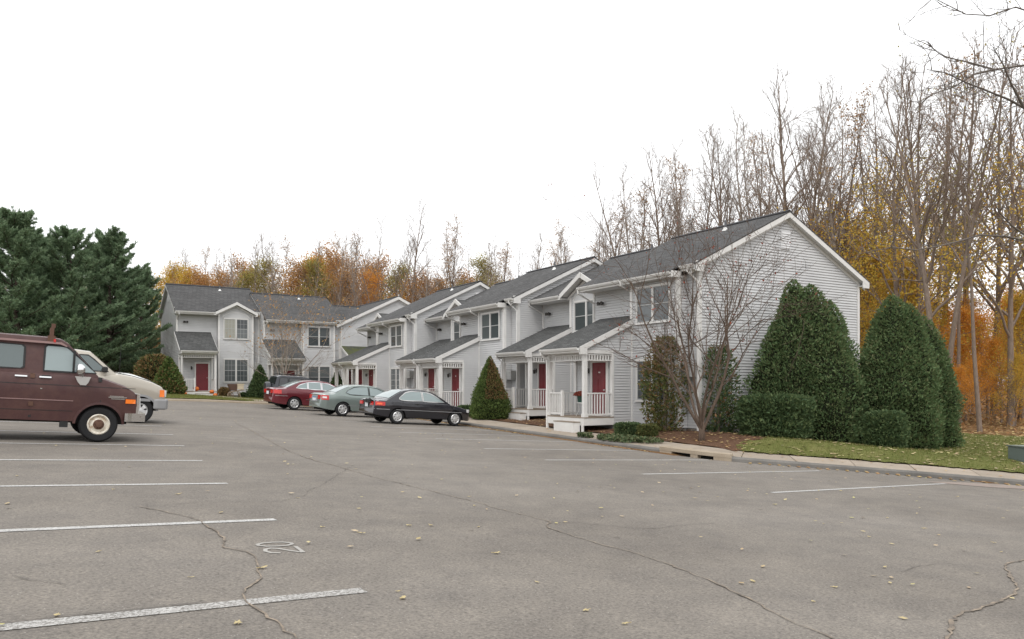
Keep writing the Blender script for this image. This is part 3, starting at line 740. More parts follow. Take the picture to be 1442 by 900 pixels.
    if kind == 'G':     # cross gable over the bay
        cx = (xr+xb)/2; hr = B_/2+.27; zc = HE+.03; zp = HE+.86; yf = y0-.42; yk = lambda z: ye+(z-HE)/SLP+.02
        cg = MB()
        for sg in (-1, 1): slab(cg, [(cx,yf,zp),(cx,yk(zp),zp),(cx+sg*hr,yk(zc)+.05,zc),(cx+sg*hr,yf,zc)][::sg], .05)
        CG = cg.build('roof', M['shingle'], P); ct = MB()
        for sg in (-1, 1):
            ct.prism([(cx,zp+.02),(cx+sg*(hr+.02),zc+.01),(cx+sg*(hr+.02),zc-.20),(cx,zp-.21)], 'y', yf-.03, yf+.02)
            ct.prism([(cx,zp-.06),(cx+sg*hr,zc-.07),(cx+sg*hr,zc-.12),(cx,zp-.11)], 'y', yf+.02, y0-.018)
            ct.prism([(cx,zp-.18),(cx+sg*(hr-.1),zc-.14),(cx+sg*(hr-.1),zc-.27),(cx,zp-.33)], 'y', y0-.06, y0-.0)
            ct.box(cx+sg*hr-.16, cx+sg*hr+.02+.0, yf-.028, y0-.02, zc-.24, zc-.16)
        ct.build('pediment_trim', M['trim'], P)
        # arched panel above the upper window
        za = H(4.99); pts = [(cx+.98*math.cos(q), za+.40*math.sin(q)) for q in np.linspace(0, PI, 19)]
        ap = MB(); ap.prism(pts, 'y', y0-.050, y0-.0); apo = ap.build('arch_panel', M['siding'], P)
        at = MB(); ring = [(cx+1.03*math.cos(q), za+.45*math.sin(q)) for q in np.linspace(0, PI, 19)]
        for k in range(18): at.prism([pts[k], pts[k+1], ring[k+1], ring[k]], 'y', y0-.064, y0-.0)
        at.build('arch_moulding', M['trim'], apo)
    # windows
    wx = xr+B_/2
    window(P, wx, y0-.036, H(3.52), 1.46*vs, grid=grid and curtain, curtain=curtain); window(P, wx, y0-.036, H(.57), 1.64*vs, grid=grid)
    # gable vents
    if right_gable:
        gv = MB(); zv = ZR-1.42
        gv.box(xe+.0, xe+.05, yr-.26, yr+.26, zv, zv+.68)
        for k in range(7): gv.prism([(xe+.05,zv+.05+k*.09),(xe+.075,zv+.045+k*.09),(xe+.05,zv+.115+k*.09)], 'y', yr-.22, yr+.22)
        gv.build('gable_vent', M['louver'], P)
    if left_gable:
        gv = MB(); zv = ZR-1.45; gv.box(x0-.05, x0-.0, yr-.26, yr+.26, zv, zv+.68); gv.build('gable_vent', M['louver'], P)
    # flood lamp on the recessed wall
    fl = MB(); lx = x0+.62; lz = H(4.62); fl.box(lx-.05, lx+.05, yw-.05, yw-.012, lz-.05, lz+.07); fl.lathe([(0,0),(.05,.0),(.085,-.12),(.07,-.13),(0,-.10)], 10, 'y', (lx-.11,yw-.07,lz)); fl.lathe([(0,0),(.05,.0),(.085,-.12),(.07,-.13),(0,-.10)], 10, 'y', (lx+.11,yw-.07,lz)); fl.build('flood_lamp', M['lamp_metal'], P)
    if ac:
        am = MB(); ax = xb+N_*.48; am.box(ax-.22, ax+.22, yw-.34, yw-.012, H(1.5), H(1.95))
        for k in range(6): am.box(ax-.18, ax+.18, yw-.348, yw-.34, H(1.53)+k*.065, H(1.56)+k*.065)
        am.build('air_conditioner', M['acbox'], P)
    # downspouts
    if right_gable: downspout(P, [(xe-.12,yn-.05,roofz(yn)-.11),(xe-.12,yn-.05,roofz(yn)-.24),(xe+.02,yw-.07,roofz(yn)-.62),(xe+.02,yw-.07,base-.1)])
    downspout(P, [(x0+.05,ye-.05,HE-.12),(x0+.05,ye-.05,HE-.25),(x0+.05,yw-.06,HE-.62),(x0+.05,yw-.06,H(3.98))])
    if kind == 'F': downspout(P, [(xr-.12,ye-.05,HE-.12),(xr-.12,ye-.05,HE-.22),(xr-.10,y0+.10,HE-.50),(xr-.10,y0+.10,H(2.6))])
    if not porch: return
    # ------------ entry porch
    px0, px1 = x0+.60+pshift, xr-.02+pshift; yp = y0-2.24; yv = y0-.92; zb = H(2.40)
    ru0, ru1 = px0-.16, px1+.14; zt = H(3.96); zg = H(2.62); yg = y0-2.58; yq = yw-.01
    pz = lambda y: zg+(y-yg)/(yq-yg)*(zt-zg)
    pr = MB(); slab(pr, [(ru0,yg,zg+.03),(ru1,yg,zg+.03),(ru1,yq,zt+.03),(ru0,yq,zt+.03)], .045); pr.build('porch_roof', M['shingle_moss'] if moss else M['shingle_porch'], P)
    pt = MB()
    for x in (ru0, ru1):
        pt.prism([(yg,zg+.015),(yq,zt+.015),(yq,zt-.20),(yg,zg-.20)], 'x', x-.028, x+.028)
        sg = 1 if x == ru1 else -1; xw = px1+.02 if x == ru1 else px0-.02
        pt.prism([(yg,zg-.09),(yq,zt-.09),(yq,zt-.15),(yg,zg-.15)], 'x', min(x, xw), max(x, xw))
        pt.box(x-.02 , x+.026*sg if sg > 0 else x+.02, yg, yg+.34, zg-.26, zg-.0)
    pt.box(ru0+.03, ru1-.03, yg+.012, yg+.045, zg-.19, zg-.022); pt.box(ru0+.03, ru1-.03, yg+.045, yp-.05, zg-.19, zg-.15)
    pt.box(px0-.06, px1+.06, yp-.07, yp+.07, zb, zg-.02)                    # front beam
    pt.box(px1-.07, px1+.058, yp+.07, yv, zb, zb+.14); pt.box(px0-.058, px0+.07, yp+.07, yv, zb, zb+.14)
    pt.box(px0+.07, px1-.07, yp+.07, yv-.02, zb+.09, zb+.12)                # ceiling
    pt.build('porch_trim', M['trim'], P)
    gutter(P, ru0+.04, ru1-.04, yg+.012, zg-.005)
    downspout(P, [(ru0+.10,yg-.05,zg-.12),(ru0+.10,yg-.05,zg-.2),(ru0+.14,yp-.12,zg-.40),(ru0+.14,yp-.12,z0-.62),(ru0+.14,yp-.3,z0-.72)])
    sg_ = MB(); ylim = y0 if pshift > -.3 else yw
    siding(sg_, [(yp,zb+.14),(ylim,zb+.14),(ylim,pz(ylim)-.12),(yp,pz(yp)-.12)], (px1+.03,0), (0,1), (1,0), base, lap)
    siding(sg_, [(yp,zb+.14),(yw,zb+.14),(yw,pz(yw)-.12),(yp,pz(yp)-.12)], (px0-.03,0), (0,1), (-1,0), base, lap)
    siding(sg_, [(px0+.0,z0-.05),(px1,z0-.05),(px1,zb+.14),(px0,zb+.14)], (0,yv), (1,0), (0,-1), base, lap)       # entry wall
    siding(sg_, [(yv,base),(ylim,base),(ylim,zb+.14),(yv,zb+.14)], (px1+.03,0), (0,1), (1,0), base, lap)
    siding(sg_, [(yv,base),(yw,base),(yw,zb+.14),(yv,zb+.14)], (px0-.03,0), (0,1), (-1,0), base, lap)
    sg_.build('entry_siding', M['siding'], P)
    fb = MB(); fb.box(px0, px1, yv+.03, yw, z0-1.3, base+.01); fb.build('foundation', M['found'], P)
    for x, y in ((px0,yp),(px1,yp)):
        mb = MB(); mb.box(x-.075, x+.075, y-.075, y+.075, z0, zb); mb.box(x-.095, x+.095, y-.095, y+.095, z0, z0+.14); mb.build('post', M['trim'], P)
    for x in (px0, px1):
        mb = MB(); mb.box(x-.065, x+.075 if x == px1 else x+.065, yv-.07, yv+.02, z0-.3, zb); mb.build('post', M['trim'], P)
    xn = px0+.88
    mb = MB(); mb.box(xn-.05, xn+.05, yp-.05, yp+.05, z0, z0+1.0); mb.build('newel_post', M['trim'], P)
    railing(P, (px0+.075,yp), (xn-.05,yp), z0); railing(P, (px1,yp+.075), (px1,yv-.07), z0); railing(P, (px0,yp+.075), (px0,yv-.07), z0)
    valance(P, (px0+.075,yp), (px1-.075,yp), zb-.27); valance(P, (px1,yp+.075), (px1,yv-.07), zb-.27); valance(P, (px0,yp+.075), (px0,yv-.07), zb-.27)
    dk = MB(); nb = 9
    for k in range(nb):
        ya = yp-.12+(yv-yp+.12)*k/nb; dk.box(px0-.1, px1+.1, ya+.004, ya+(yv-yp+.12)/nb-.004, z0-.04, z0)
    dk.build('deck', M['deck'], P)
    sk = MB(); sk.box(px0-.09, px1+.09, yp-.11, yp-.08, z0-.31, z0-.042); sk.box(px1+.06, px1+.09, yp-.08, yv, z0-.31, z0-.042); sk.box(px0-.09, px0-.06, yp-.08, yv, z0-.31, z0-.042)
    for x in (px0-.02, px1-.0): sk.box(x-.05, x+.05, yp-.125, yp-.07, z0-.75, z0-.05)
    sk.build('deck_skirt', M['trim'], P)
    st = MB(); sx0, sx1 = xn+.02, px1-.12; st.box(sx0, sx1, yp-.44, yp-.115, z0-.20, z0-.17, 1); st.box(sx0+.02, sx1-.02, yp-.43, yp-.12, z0-.62, z0-.202, 0); st.build('step', [M['trim'], M['deck']], P)
    dx = px0+1.62; door(P, dx, yv-.036, z0+.03)
    lm = MB(); lx = dx-.75; lz = z0+1.78
    lm.box(lx-.05, lx+.05, yv-.03, yv-.016, lz-.1, lz+.1); lm.tube([(lx,yv-.03,lz+.06),(lx,yv-.12,lz+.10),(lx,yv-.14,lz+.05)], .012, 6); lm.lathe([(0,.06),(.075,.02),(.06,-.01),(.05,-.14),(0,-.15)], 8, 'z', (lx,yv-.14,lz)); lm.build('porch_lamp', [M['lamp_metal']], P)
    if kind == 'F':
        nm = CACHE['door'][3]; share(nm, 'number_plate', P, (dx, yv-.02, z0+.18))

def building(name, loc, rz, label, vs=1.0, dG=.12, pshift=0., **kw):
    P = empty(name, loc, rz, label, 'building')
    unit(P, 0, S_, dG, 'G', vs, pshift, curtain=kw.get('curtain', 0), grid=kw.get('gridG', 0))
    unit(P, W_, 0, 0, 'F', vs, pshift, grid=kw.get('gridF', 0))
    return P
YA, XB = 20.246, 19.6
GROUP = None
hA = building('townhouse', (XB, YA+2*W_, .24), -PI/2, 'light grey two-storey townhouse block whose full gable end rises behind tall green shrubs', gridF=1, dG=.12)
hB = copy_tree(hA); hB.location = (XB, YA+4*W_, .222); hB['label'] = 'light grey middle townhouse block of the row, behind the cone shrub'
hC = copy_tree(hA); hC.location = (XB, YA+6*W_, .39); hC['label'] = 'light grey townhouse block of the row behind the black and silver sedans'
XL, YL = 8.667, 62.173
hL = building('townhouse', (XL, YL, .50), 0, 'light grey townhouse block facing the lot end-on, pumpkins on its porch, small tree in front', vs=1.151, dG=.50, pshift=-.62, gridG=1, curtain=1)

# corner block: gable end beside the left house, mossy porch roof
E = empty('corner_house', (0,0,0), 0, 'light grey corner house with wide gable and mossy porch roof, between the two rows', 'building')
ex0, ex1, ey0, ey1, ez = 21.06, 31.2, 62.45, 76.0, .45; ezE = 6.62; exr = (ex0+ex1)/2; eR = ezE+(exr-ex0)*SLP
mb = MB(); siding(mb, [(ex0,.1),(ex1,.1),(ex1,ezE),(exr,eR-.06),(ex0,ezE)], (0,ey0), (1,0), (0,-1), .1); siding(mb, [(ey0,.1),(ey1,.1),(ey1,ezE),(ey0,ezE)], (ex1,0), (0,1), (1,0), .1); siding(mb, [(ey0,.1),(ey1,.1),(ey1,ezE),(ey0,ezE)], (ex0,0), (0,1), (-1,0), .1)
mb.build('siding', M['siding'], E)
mb = MB(); mb.box(ex0+.02, ex1-.02, ey0+.02, ey1, -.8, .11); mb.build('foundation', M['found'], E)
mb = MB(); zo = ezE-.4*SLP
slab(mb, [(ex0-.4,ey0-.25,zo+.05),(exr,ey0-.25,eR+.05),(exr,ey1,eR+.05),(ex0-.4,ey1,zo+.05)], .05); slab(mb, [(exr,ey0-.25,eR+.05),(ex1+.4,ey0-.25,zo+.05),(ex1+.4,ey1,zo+.05),(exr,ey1,eR+.05)], .05)
ry = 70.2; rz_ = 8.86
slab(mb, [(16.5,ry,rz_),(exr,ry,rz_),(exr,ry-5.2,rz_-2.5),(16.5,ry-5.2,rz_-2.5)], .05); slab(mb, [(16.5,ry,rz_),(16.5,ry+5.2,rz_-2.5),(exr,ry+5.2,rz_-2.5),(exr,ry,rz_)], .05)
RF = mb.build('roof', M['shingle'], E)
mb = MB(); mb.prism([(exr-.16,eR),(exr,eR+.07),(exr+.16,eR),(exr+.16,eR+.03),(exr,eR+.11),(exr-.16,eR+.03)], 'y', ey0-.23, ey1); mb.prism([(ry-.16,rz_-.06),(ry,rz_+.02),(ry+.16,rz_-.06),(ry+.16,rz_-.02),(ry,rz_+.06),(ry-.16,rz_-.02)], 'x', 16.5, exr-.2); mb.build('ridge_cap', M['ridge'], RF)
mb = MB(); mb.tube([(exr+.35,ey0+.6,eR-.3),(exr+.35,ey0+.6,eR+.3)], .06, 8); mb.build('vent_pipe', M['flash'], RF)
mb = MB()
for sg in (-1, 1):
    xe_ = exr+sg*(exr-ex0+.4)
    mb.prism([(exr,eR+.03),(xe_,zo+.03),(xe_,zo-.22),(exr,eR-.22)], 'y', ey0-.28, ey0-.22); mb.prism([(exr,eR-.10),(xe_,zo-.10),(xe_,zo-.16),(exr,eR-.16)], 'y', ey0-.22, ey0-.02); mb.prism([(exr,eR-.16),(xe_,zo-.16),(xe_,zo-.33),(exr,eR-.33)], 'y', ey0-.05, ey0-.018)
mb.box(ex0-.03, ex0+.08, ey0-.03, ey0, .1, ezE-.2); mb.box(ex0-.42, ex0-.38, ey0-.2, ey1, zo-.15, zo+.01)
mb.build('eave_trim', M['trim'], E)
# porch
px0, px1, yp = ex0+.12, ex0+3.6, ey0-2.5; zt, zg = 4.72, 3.42
mb = MB(); slab(mb, [(px0-.1,yp-.35,zg),(px1,yp-.35,zg),(px1,ey0-.02,zt),(px0-.1,ey0-.02,zt)], .05); mb.build('porch_roof', M['shingle_moss'], E)
mb = MB(); mb.prism([(yp-.35,zg+.0),(ey0-.02,zt+.0),(ey0-.02,zt-.20),(yp-.35,zg-.20)], 'x', px0-.14, px0-.09); mb.box(px0-.05, px1, yp-.06, yp+.06, 3.0, zg-.02); mb.box(px0-.06, px0+.06, yp+.06, ey0-.02, 3.0, 3.14); mb.box(px0-.08, px1, yp-.34, yp-.30, zg-.2, zg-.03); mb.build('porch_trim', M['trim'], E)
mb = MB(); siding(mb, [(yp,3.14),(ey0,3.14),(ey0,zt-.13),(yp,zg+.05)], (px0-.03,0), (0,1), (-1,0), .1); siding(mb, [(yp+1.25,.1),(ey0,.1),(ey0,3.14),(yp+1.25,3.14)], (px0-.03,0), (0,1), (-1,0), .1); mb.build('entry_siding', M['siding'], E)
for x in (px0, px0+1.5, px1-.1):
    mb = MB(); mb.box(x-.07, x+.07, yp-.07, yp+.07, .55, 3.0); mb.build('post', M['trim'], E)
mb = MB(); mb.box(px0-.08, px1, yp-.1, ey0-.02, .35, .55); mb.build('deck', M['deck'], E)
railing(E, (px0+.07,yp), (px0+1.43,yp), .55); railing(E, (px0+1.57,yp), (px1-.17,yp), .55)
door(E, px0+1.35, ey0-.017, .60); door(E, px0+.5, ey0-.017, .60)
mb = MB(); mb.box(ex0+.0, ex0+.06, ey0-.09, ey0-.035, .0, ezE-.35); mb.build('downspout', M['trim'], E)
# ------------------------------------------------------------------ vehicles (nose towards local +x, ground at z = 0)
def interp(xs, tab): return float(np.interp(xs, [p[0] for p in tab], [p[1] for p in tab]))
class Car:
    def __init__(s, name, label, L, W, top, hw, roof, belt_in, roof_in, sill, wheels, wr, arch, paint, bot=None, crown=.03, cat='car'):
        s.root = empty(name, label=label, cat=cat); s.L, s.W = L, W; s.top, s.hw, s.roof = top, hw, roof
        s.belt_in, s.roof_in, s.sill, s.wheels, s.wr, s.arch, s.paint, s.bot, s.crown = belt_in, roof_in, sill, wheels, wr, arch, paint, bot, crown
        s.zr = max(z for _, z in roof); s.cab0, s.cab1 = roof[0][0], roof[-1][0]
        s.body(); s.cabin(); s.under(); s.wheels_()
    def zbot(s, x):
        z = interp(x, s.bot) if s.bot else s.sill
        for w in s.wheels:
            d = abs(x-w)
            if d < s.arch: z = max(z, s.wr+math.sqrt(s.arch**2-d*d)-.02)
        return z
    def hwx(s, x): return interp(x, s.hw)*s.W/2
    def side_y(s, x, z):
        """outer half width of the lower body at x, z"""
        h = s.hwx(x); zt = interp(x, s.top); t = max(0., min(1., (z-s.sill)/max(.05, zt-s.sill)))
        return h*(.955+.045*math.sin(min(1., t*1.35)*PI/2)-.035*max(0, t-.72)/.28)
    def body(s):
        xs = set(np.linspace(0, s.L, 46))
        for w in s.wheels:
            for a in np.linspace(0, PI, 19): xs.add(w+s.arch*math.cos(a)*.999)
        for t in (s.top, s.hw): xs |= {p[0] for p in t}
        xs = sorted(x for x in xs if 0 <= x <= s.L); xs = [x for i, x in enumerate(xs) if i == 0 or x-xs[i-1] > .004]
        mb = MB(); nr = 9; V = []
        for x in xs:
            zt = interp(x, s.top); zb = min(s.zbot(x), zt-.06); h = s.hwx(x); ring = []
            for k in range(nr):
                z = zb+(zt-.055-zb)*k/(nr-1); ring.append((x, s.side_y(x, z), z))
            ye = ring[-1][1]
            ring += [(x, ye-.02, zt-.022), (x, ye-.07, zt-.004), (x, ye*.55, zt+s.crown*.7), (x, 0, zt+s.crown)]
            V.append(ring+[(a, -b, c) for a, b, c in ring[-2::-1]])
        k = len(V[0]); vs = [p for r in V for p in r]
        fs = [(i*k+q, (i+1)*k+q, (i+1)*k+q+1, i*k+q+1) for i in range(len(xs)-1) for q in range(k-1)]
        fs += [tuple(range(k)), tuple((len(xs)-1)*k+q for q in range(k))]
        mb.add(vs, fs); s.bodyo = mb.build('body', s.paint, s.root, smooth=True, sharp=32)
    def cab_y(s, x, z):
        zb = interp(x, s.top)-.03; hb = s.hwx(x)*.955-s.belt_in; t = (z-zb)/(s.zr-zb); return hb-(s.roof_in)*t-.035*max(0, t-.8)/.2
    def cabin(s):
        xs = sorted(set(np.linspace(s.cab0, s.cab1, 30)) | {p[0] for p in s.roof}); V = []; n = 7
        for x in xs:
            zb = interp(x, s.top)-.03; zt = max(interp(x, s.roof), zb+.01); ring = []
            for k in range(n):
                z = zb+(zt-zb)*k/(n-1); ring.append((x, s.cab_y(x, z), z))
            ye = ring[-1][1]; ring += [(x, ye-.09, zt+.018), (x, ye*.5, zt+.035), (x, 0, zt+.04)]
            V.append(ring+[(a, -b, c) for a, b, c in ring[-2::-1]])
        k = len(V[0]); mb = MB(); vs = [p for r in V for p in r]
        fs = [(i*k+q, (i+1)*k+q, (i+1)*k+q+1, i*k+q+1) for i in range(len(xs)-1) for q in range(k-1)]
        fs += [tuple(range(k)), tuple((len(xs)-1)*k+q for q in range(k))]
        mb.add(vs, fs); mb.build('cabin', s.paint, s.root, smooth=True, sharp=30)
    def glass(s, poly, matl, name='side_window', off=.006, both=True, frame=None):
        """poly: (x, z) outline on the cabin side"""
        c = (sum(p[0] for p in poly)/len(poly), sum(p[1] for p in poly)/len(poly)); outs = []
        P = []
        for i in range(len(poly)):
            a, b = poly[i], poly[(i+1) % len(poly)]
            for t in np.linspace(0, 1, 5)[:-1]: P.append((a[0]+(b[0]-a[0])*t, a[1]+(b[1]-a[1])*t))
        for sg in ((1, -1) if both else (-1,)):
            mb = MB(); vs = [(x, sg*(s.cab_y(x, z)+off), z) for x, z in P]; cc = (c[0], sg*(s.cab_y(*c)+off), c[1])
            vs2 = [(x, sg*(s.cab_y(x, z)-.01), z) for x, z in P]; n = len(P)
            mb.add([cc]+vs+vs2, [(0, i+1, (i+1) % n+1) for i in range(n)]+[(i+1, n+i+1, n+(i+1) % n+1, (i+1) % n+1) for i in range(n)])
            o = mb.build(name, matl, s.root)
            if frame:
                fb = MB(); ex = [(c[0]+(x-c[0])*1.0, z) for x, z in P]
                for i in range(n):
                    a, b = P[i], P[(i+1) % n]
                    def out(p, q): 
                        d = math.hypot(p[0]-c[0], p[1]-c[1]); return (p[0]+(p[0]-c[0])/d*q, p[1]+(p[1]-c[1])/d*q)
                    a2, b2 = out(a, .035), out(b, .035)
                    fb.add([(p[0], sg*(s.cab_y(*p)+off+.006), p[1]) for p in (a, b, b2, a2)], [(0,1,2,3)])
                fb.build('window_trim', frame, o)
    def screen(s, x0, x1, matl, name, inset=.10):
        """windscreen or rear window on the sloping part of the roof profile between x0 and x1"""
        xs = np.linspace(x0, x1, 7); mb = MB(); V = []
        for x in xs:
            z = interp(x, s.roof); ye = s.cab_y(x, z)-inset; dx = .01; sl = (interp(x+dx, s.roof)-interp(x-dx, s.roof))/(2*dx); nrm = math.hypot(1, sl)
            for t in np.linspace(-1, 1, 9):
                y = t*ye; zc = z+.04-.022*abs(t)**2.2; V.append((x-sl/nrm*.010, y, zc+.010/nrm))
        fs = [(i*9+q, (i+1)*9+q, (i+1)*9+q+1, i*9+q+1) for i in range(6) for q in range(8)]; mb.add(V, fs)
        return mb.build(name, matl, s.root, smooth=True)
    def under(s):
        mb = MB(); mb.box(.25, s.L-.25, -s.W/2+.17, s.W/2-.17, s.sill-.03, s.sill+.42)
        for w in s.wheels: mb.box(w-s.arch-.02, w+s.arch+.02, -s.W/2+.23, s.W/2-.23, s.wr+.0, s.wr+s.arch+.06)
        mb.build('underbody', M['underbody'], s.root)
    def wheels_(s):
        pass
    def strip(s, x0, x1, z0, z1, matl, name, off=.006, both=True, n=8, slope=0.):
        for sg in ((1, -1) if both else (-1,)):
            mb = MB(); V = []
            for x in np.linspace(x0, x1, n+1):
                dz = slope*(x-x0); V += [(x, sg*(s.side_y(x, z0+dz)+off), z0+dz), (x, sg*(s.side_y(x, z1+dz)+off), z1+dz), (x, sg*(s.side_y(x, z1+dz)-.01), z1+dz), (x, sg*(s.side_y(x, z0+dz)-.01), z0+dz)]
            fs = [(4*i+q, 4*i+4+q, 4*i+4+(q+1) % 4, 4*i+(q+1) % 4) for i in range(n) for q in range(4)]+[(0,1,2,3), (4*n,4*n+1,4*n+2,4*n+3)]
            mb.add(V, fs); mb.build(name, matl, s.root)
    def box(s, name, matl, x0, x1, y0, y1, z0, z1, mirror=False, bev=.0):
        for sg in ((1, -1) if mirror else (1,)):
            mb = MB(); mb.box(x0, x1, sg*y0, sg*y1, z0, z1); o = mb.build(name, matl, s.root)
            if bev: md = o.modifiers.new('bevel', 'BEVEL'); md.width = bev; md.segments = 2
    def arch_lip(s, matl, w=.03):
        for wx in s.wheels:
            for sg in (1, -1):
                mb = MB(); V = []
                for a in np.linspace(.06, PI-.06, 17):
                    for rr, of in ((s.arch-.012, -.03), (s.arch-.012, .016), (s.arch+w, .010), (s.arch+w, -.02)):
                        x = wx+rr*math.cos(a); z = s.wr+rr*math.sin(a)-.02; V.append((x, sg*(s.side_y(x, max(z, s.sill))+of), z))
                fs = [(4*i+q, 4*i+4+q, 4*i+4+(q+1) % 4, 4*i+(q+1) % 4) for i in range(16) for q in range(4)]; mb.add(V, fs); mb.build('wheel_arch', matl, s.root, smooth=True, sharp=40)
def make_wheel(parent, x, y, r, width, rim_r, kind, sg):
    """sg: +1 outer face at +y"""
    key = ('wheel', r, width, rim_r, kind)
    if key not in CACHE:
        t = MB(); w2 = width/2
        t.lathe([(rim_r,-w2+.015),(rim_r+.03,-w2),(r-.035,-w2),(r-.008,-w2+.03),(r,-w2+.06),(r,w2-.06),(r-.008,w2-.03),(r-.035,w2),(rim_r+.03,w2),(rim_r,w2-.015)], 30, 'y')
        ty = t.build('tyre', M['tyre'], smooth=True, sharp=35); rm = MB(); rim_m = M['alloy']
        if kind == 'steel':
            rim_m = M['steelwheel']
            rm.lathe([(rim_r+.004,w2-.012),(rim_r-.015,w2+.004),(rim_r-.03,w2-.012),(rim_r-.05,w2-.045),(rim_r*.62,w2-.035),(rim_r*.50,w2-.01),(rim_r*.36,w2-.02),(0,w2-.02)], 30, 'y')
            ro = rm.build('rim', rim_m, smooth=True, sharp=40); hb = MB(); hb.lathe([(.105,w2-.022),(.10,w2+.0),(.06,w2+.012),(.055,w2+.05),(0,w2+.055)], 14, 'y')
            for k in range(5):
                a = 2*PI*k/5+.3; hb.lathe([(.018,w2-.02),(.018,w2+.02),(0,w2+.024)], 6, 'y', (.078*math.cos(a),0,.078*math.sin(a)))
            ho = hb.build('hub', M['rust'])
        else:
            rm.lathe([(rim_r+.004,w2-.012),(rim_r-.012,w2+.003),(rim_r-.028,w2-.01),(rim_r-.04,w2-.07)], 30, 'y')
            ns = {'seven': 7, 'six': 6, 'ten': 8}[kind]; sw = {'seven': .036, 'six': .045, 'ten': .034}[kind]
            for k in range(ns):
                a = 2*PI*k/ns+.25; ca, sa = math.cos(a), math.sin(a); V = []
                for rr, ww, h0 in ((.03, sw*1.15, w2-.006), (rim_r*.55, sw*.95, w2+.002), (rim_r-.015, sw*1.35, w2-.008)):
                    for q in (-1, 1): V.append((rr*ca-q*ww*sa, h0, rr*sa+q*ww*ca))
                    for q in (1, -1): V.append((rr*ca-q*ww*sa, h0-.03, rr*sa+q*ww*ca))
                fs = [(4*i+q, 4*i+4+q, 4*i+4+(q+1) % 4, 4*i+(q+1) % 4) for i in range(2) for q in range(4)]+[(0,1,2,3),(8,9,10,11)]
                rm.add(V, fs)
            rm.lathe([(.07,w2-.03),(.065,w2+.008),(.03,w2+.014),(0,w2+.014)], 16, 'y'); ro = rm.build('rim', rim_m, smooth=True, sharp=35)
            hb = MB(); hb.lathe([(rim_r-.02,w2-.062),(0,w2-.062)], 24, 'y'); ho = hb.build('hub', M['black_rubber'])
        for o in (ty, ro, ho): COL.objects.unlink(o)
        CACHE[key] = (ty, ro, ho)
    ty, ro, ho = CACHE[key]
    w = share(ty, 'wheel', parent, (x, y, r), (0, 0, 0 if sg > 0 else PI)); share(ro, 'rim', w); share(ho, 'hub', w); return w

def place(car, x, y, rz, scale=1.0, slope=True):
    """x, y: plan point of the near-side (local -y) rear-wheel contact line start; keep wheels on the lot plane"""
    o = car.root; c, s_ = math.cos(rz), math.sin(rz)
    # lot gradient along heading and across
    z = lt(x, y); gx, gy = lt(x+.5, y)-lt(x-.5, y), lt(x, y+.5)-lt(x, y-.5)
    X = Vector((c, s_, gx*c+gy*s_)).normalized(); Y = Vector((-s_, c, -gx*s_+gy*c)); Y = (Y-X*Y.dot(X)).normalized(); Z = X.cross(Y)
    R = Matrix((X, Y, Z)).transposed(); o.rotation_euler = R.to_euler(); o.location = (x, y, z+.006); o.scale = (scale,)*3

# ---- maroon full-size van
v = Car('van', 'maroon full-size van with chrome mirrors and cream steel wheels', 4.75, 2.0,
    top=[(0,1.33),(3.55,1.33),(3.80,1.32),(4.05,1.27),(4.45,1.14),(4.60,1.05),(4.66,.96),(4.70,.60)],
    hw=[(0,.94),(.12,.98),(.5,1.0),(4.0,1.0),(4.35,.975),(4.56,.94),(4.70,.90)],
    roof=[(.0,1.93),(.05,1.98),(.3,2.02),(3.0,2.02),(3.24,2.0),(3.36,1.93),(3.92,1.31)], belt_in=.015, roof_in=.13, sill=.40, wheels=[.93,3.98], wr=.355, arch=.435, paint=M['van'], bot=[(0,.5),(.4,.42),(4.2,.40),(4.42,.46),(4.75,.50)], cat='van')
for x in (.93, 3.98):
    for sg in (1, -1): make_wheel(v.root, x, sg*.845, .355, .235, .205, 'steel', sg)
v.glass([(3.86,1.385),(2.98,1.385),(2.98,1.44),(2.99,1.83),(3.02,1.86),(3.32,1.86),(3.40,1.80)], M['carglass_pale'], frame=M['black_rubber'])
v.box('window_divider', M['black_rubber'], 3.455, 3.49, -.985, -.90, 1.385, 1.80); v.box('window_divider', M['black_rubber'], 3.455, 3.49, .985, .90, 1.385, 1.80)
v.glass([(2.62,1.43),(2.58,1.40),(1.52,1.40),(1.48,1.43),(1.48,1.80),(1.52,1.84),(2.58,1.84),(2.62,1.80)], M['carglass'], frame=M['black_rubber'])
v.glass([(1.22,1.43),(1.18,1.40),(.22,1.40),(.18,1.43),(.18,1.80),(.22,1.84),(1.18,1.84),(1.22,1.80)], M['carglass'], frame=M['black_rubber'])
v.screen(3.40, 3.88, M['carglass_pale'], 'windscreen', .09)
v.strip(.05, 4.62, 1.10, 1.112, M['black_rubber'], 'crease_shade', .004, n=24); v.strip(.05, 3.50, .80, .815, M['van_pale'], 'side_moulding', .008, n=20); v.strip(.3, 3.50, .60, .610, M['black_rubber'], 'lower_seam', .004, n=16)  # upper black strip paints the shade of the body crease
for x in (2.80, 3.98, 1.36): 
    v.strip(x-.007, x+.007, .46 if x != 3.98 else .80, 1.30, M['black_rubber'], 'door_seam', .005, n=1)
v.strip(2.76, 2.79, .46, 1.31, M['black_rubber'], 'door_seam', .004, n=1)
for x in (2.80, 1.36):
    for z in (1.22, .68): v.strip(x-.05, x+.03, z, z+.085, M['rust'], 'hinge', .018, n=1)
v.strip(2.90, 3.10, 1.235, 1.262, M['chrome'], 'door_handle', .035, n=2); v.strip(2.94, 3.08, 1.262, 1.285, M['black_rubber'], 'recess_shade', .004, n=2); v.strip(2.5, 2.70, 1.235, 1.262, M['chrome'], 'door_handle', .035, n=2)  # flat black strip paints the shade of the handle recess
v.strip(2.93, 2.96, 1.01, 1.035, M['chrome'], 'lock', .01, n=1)
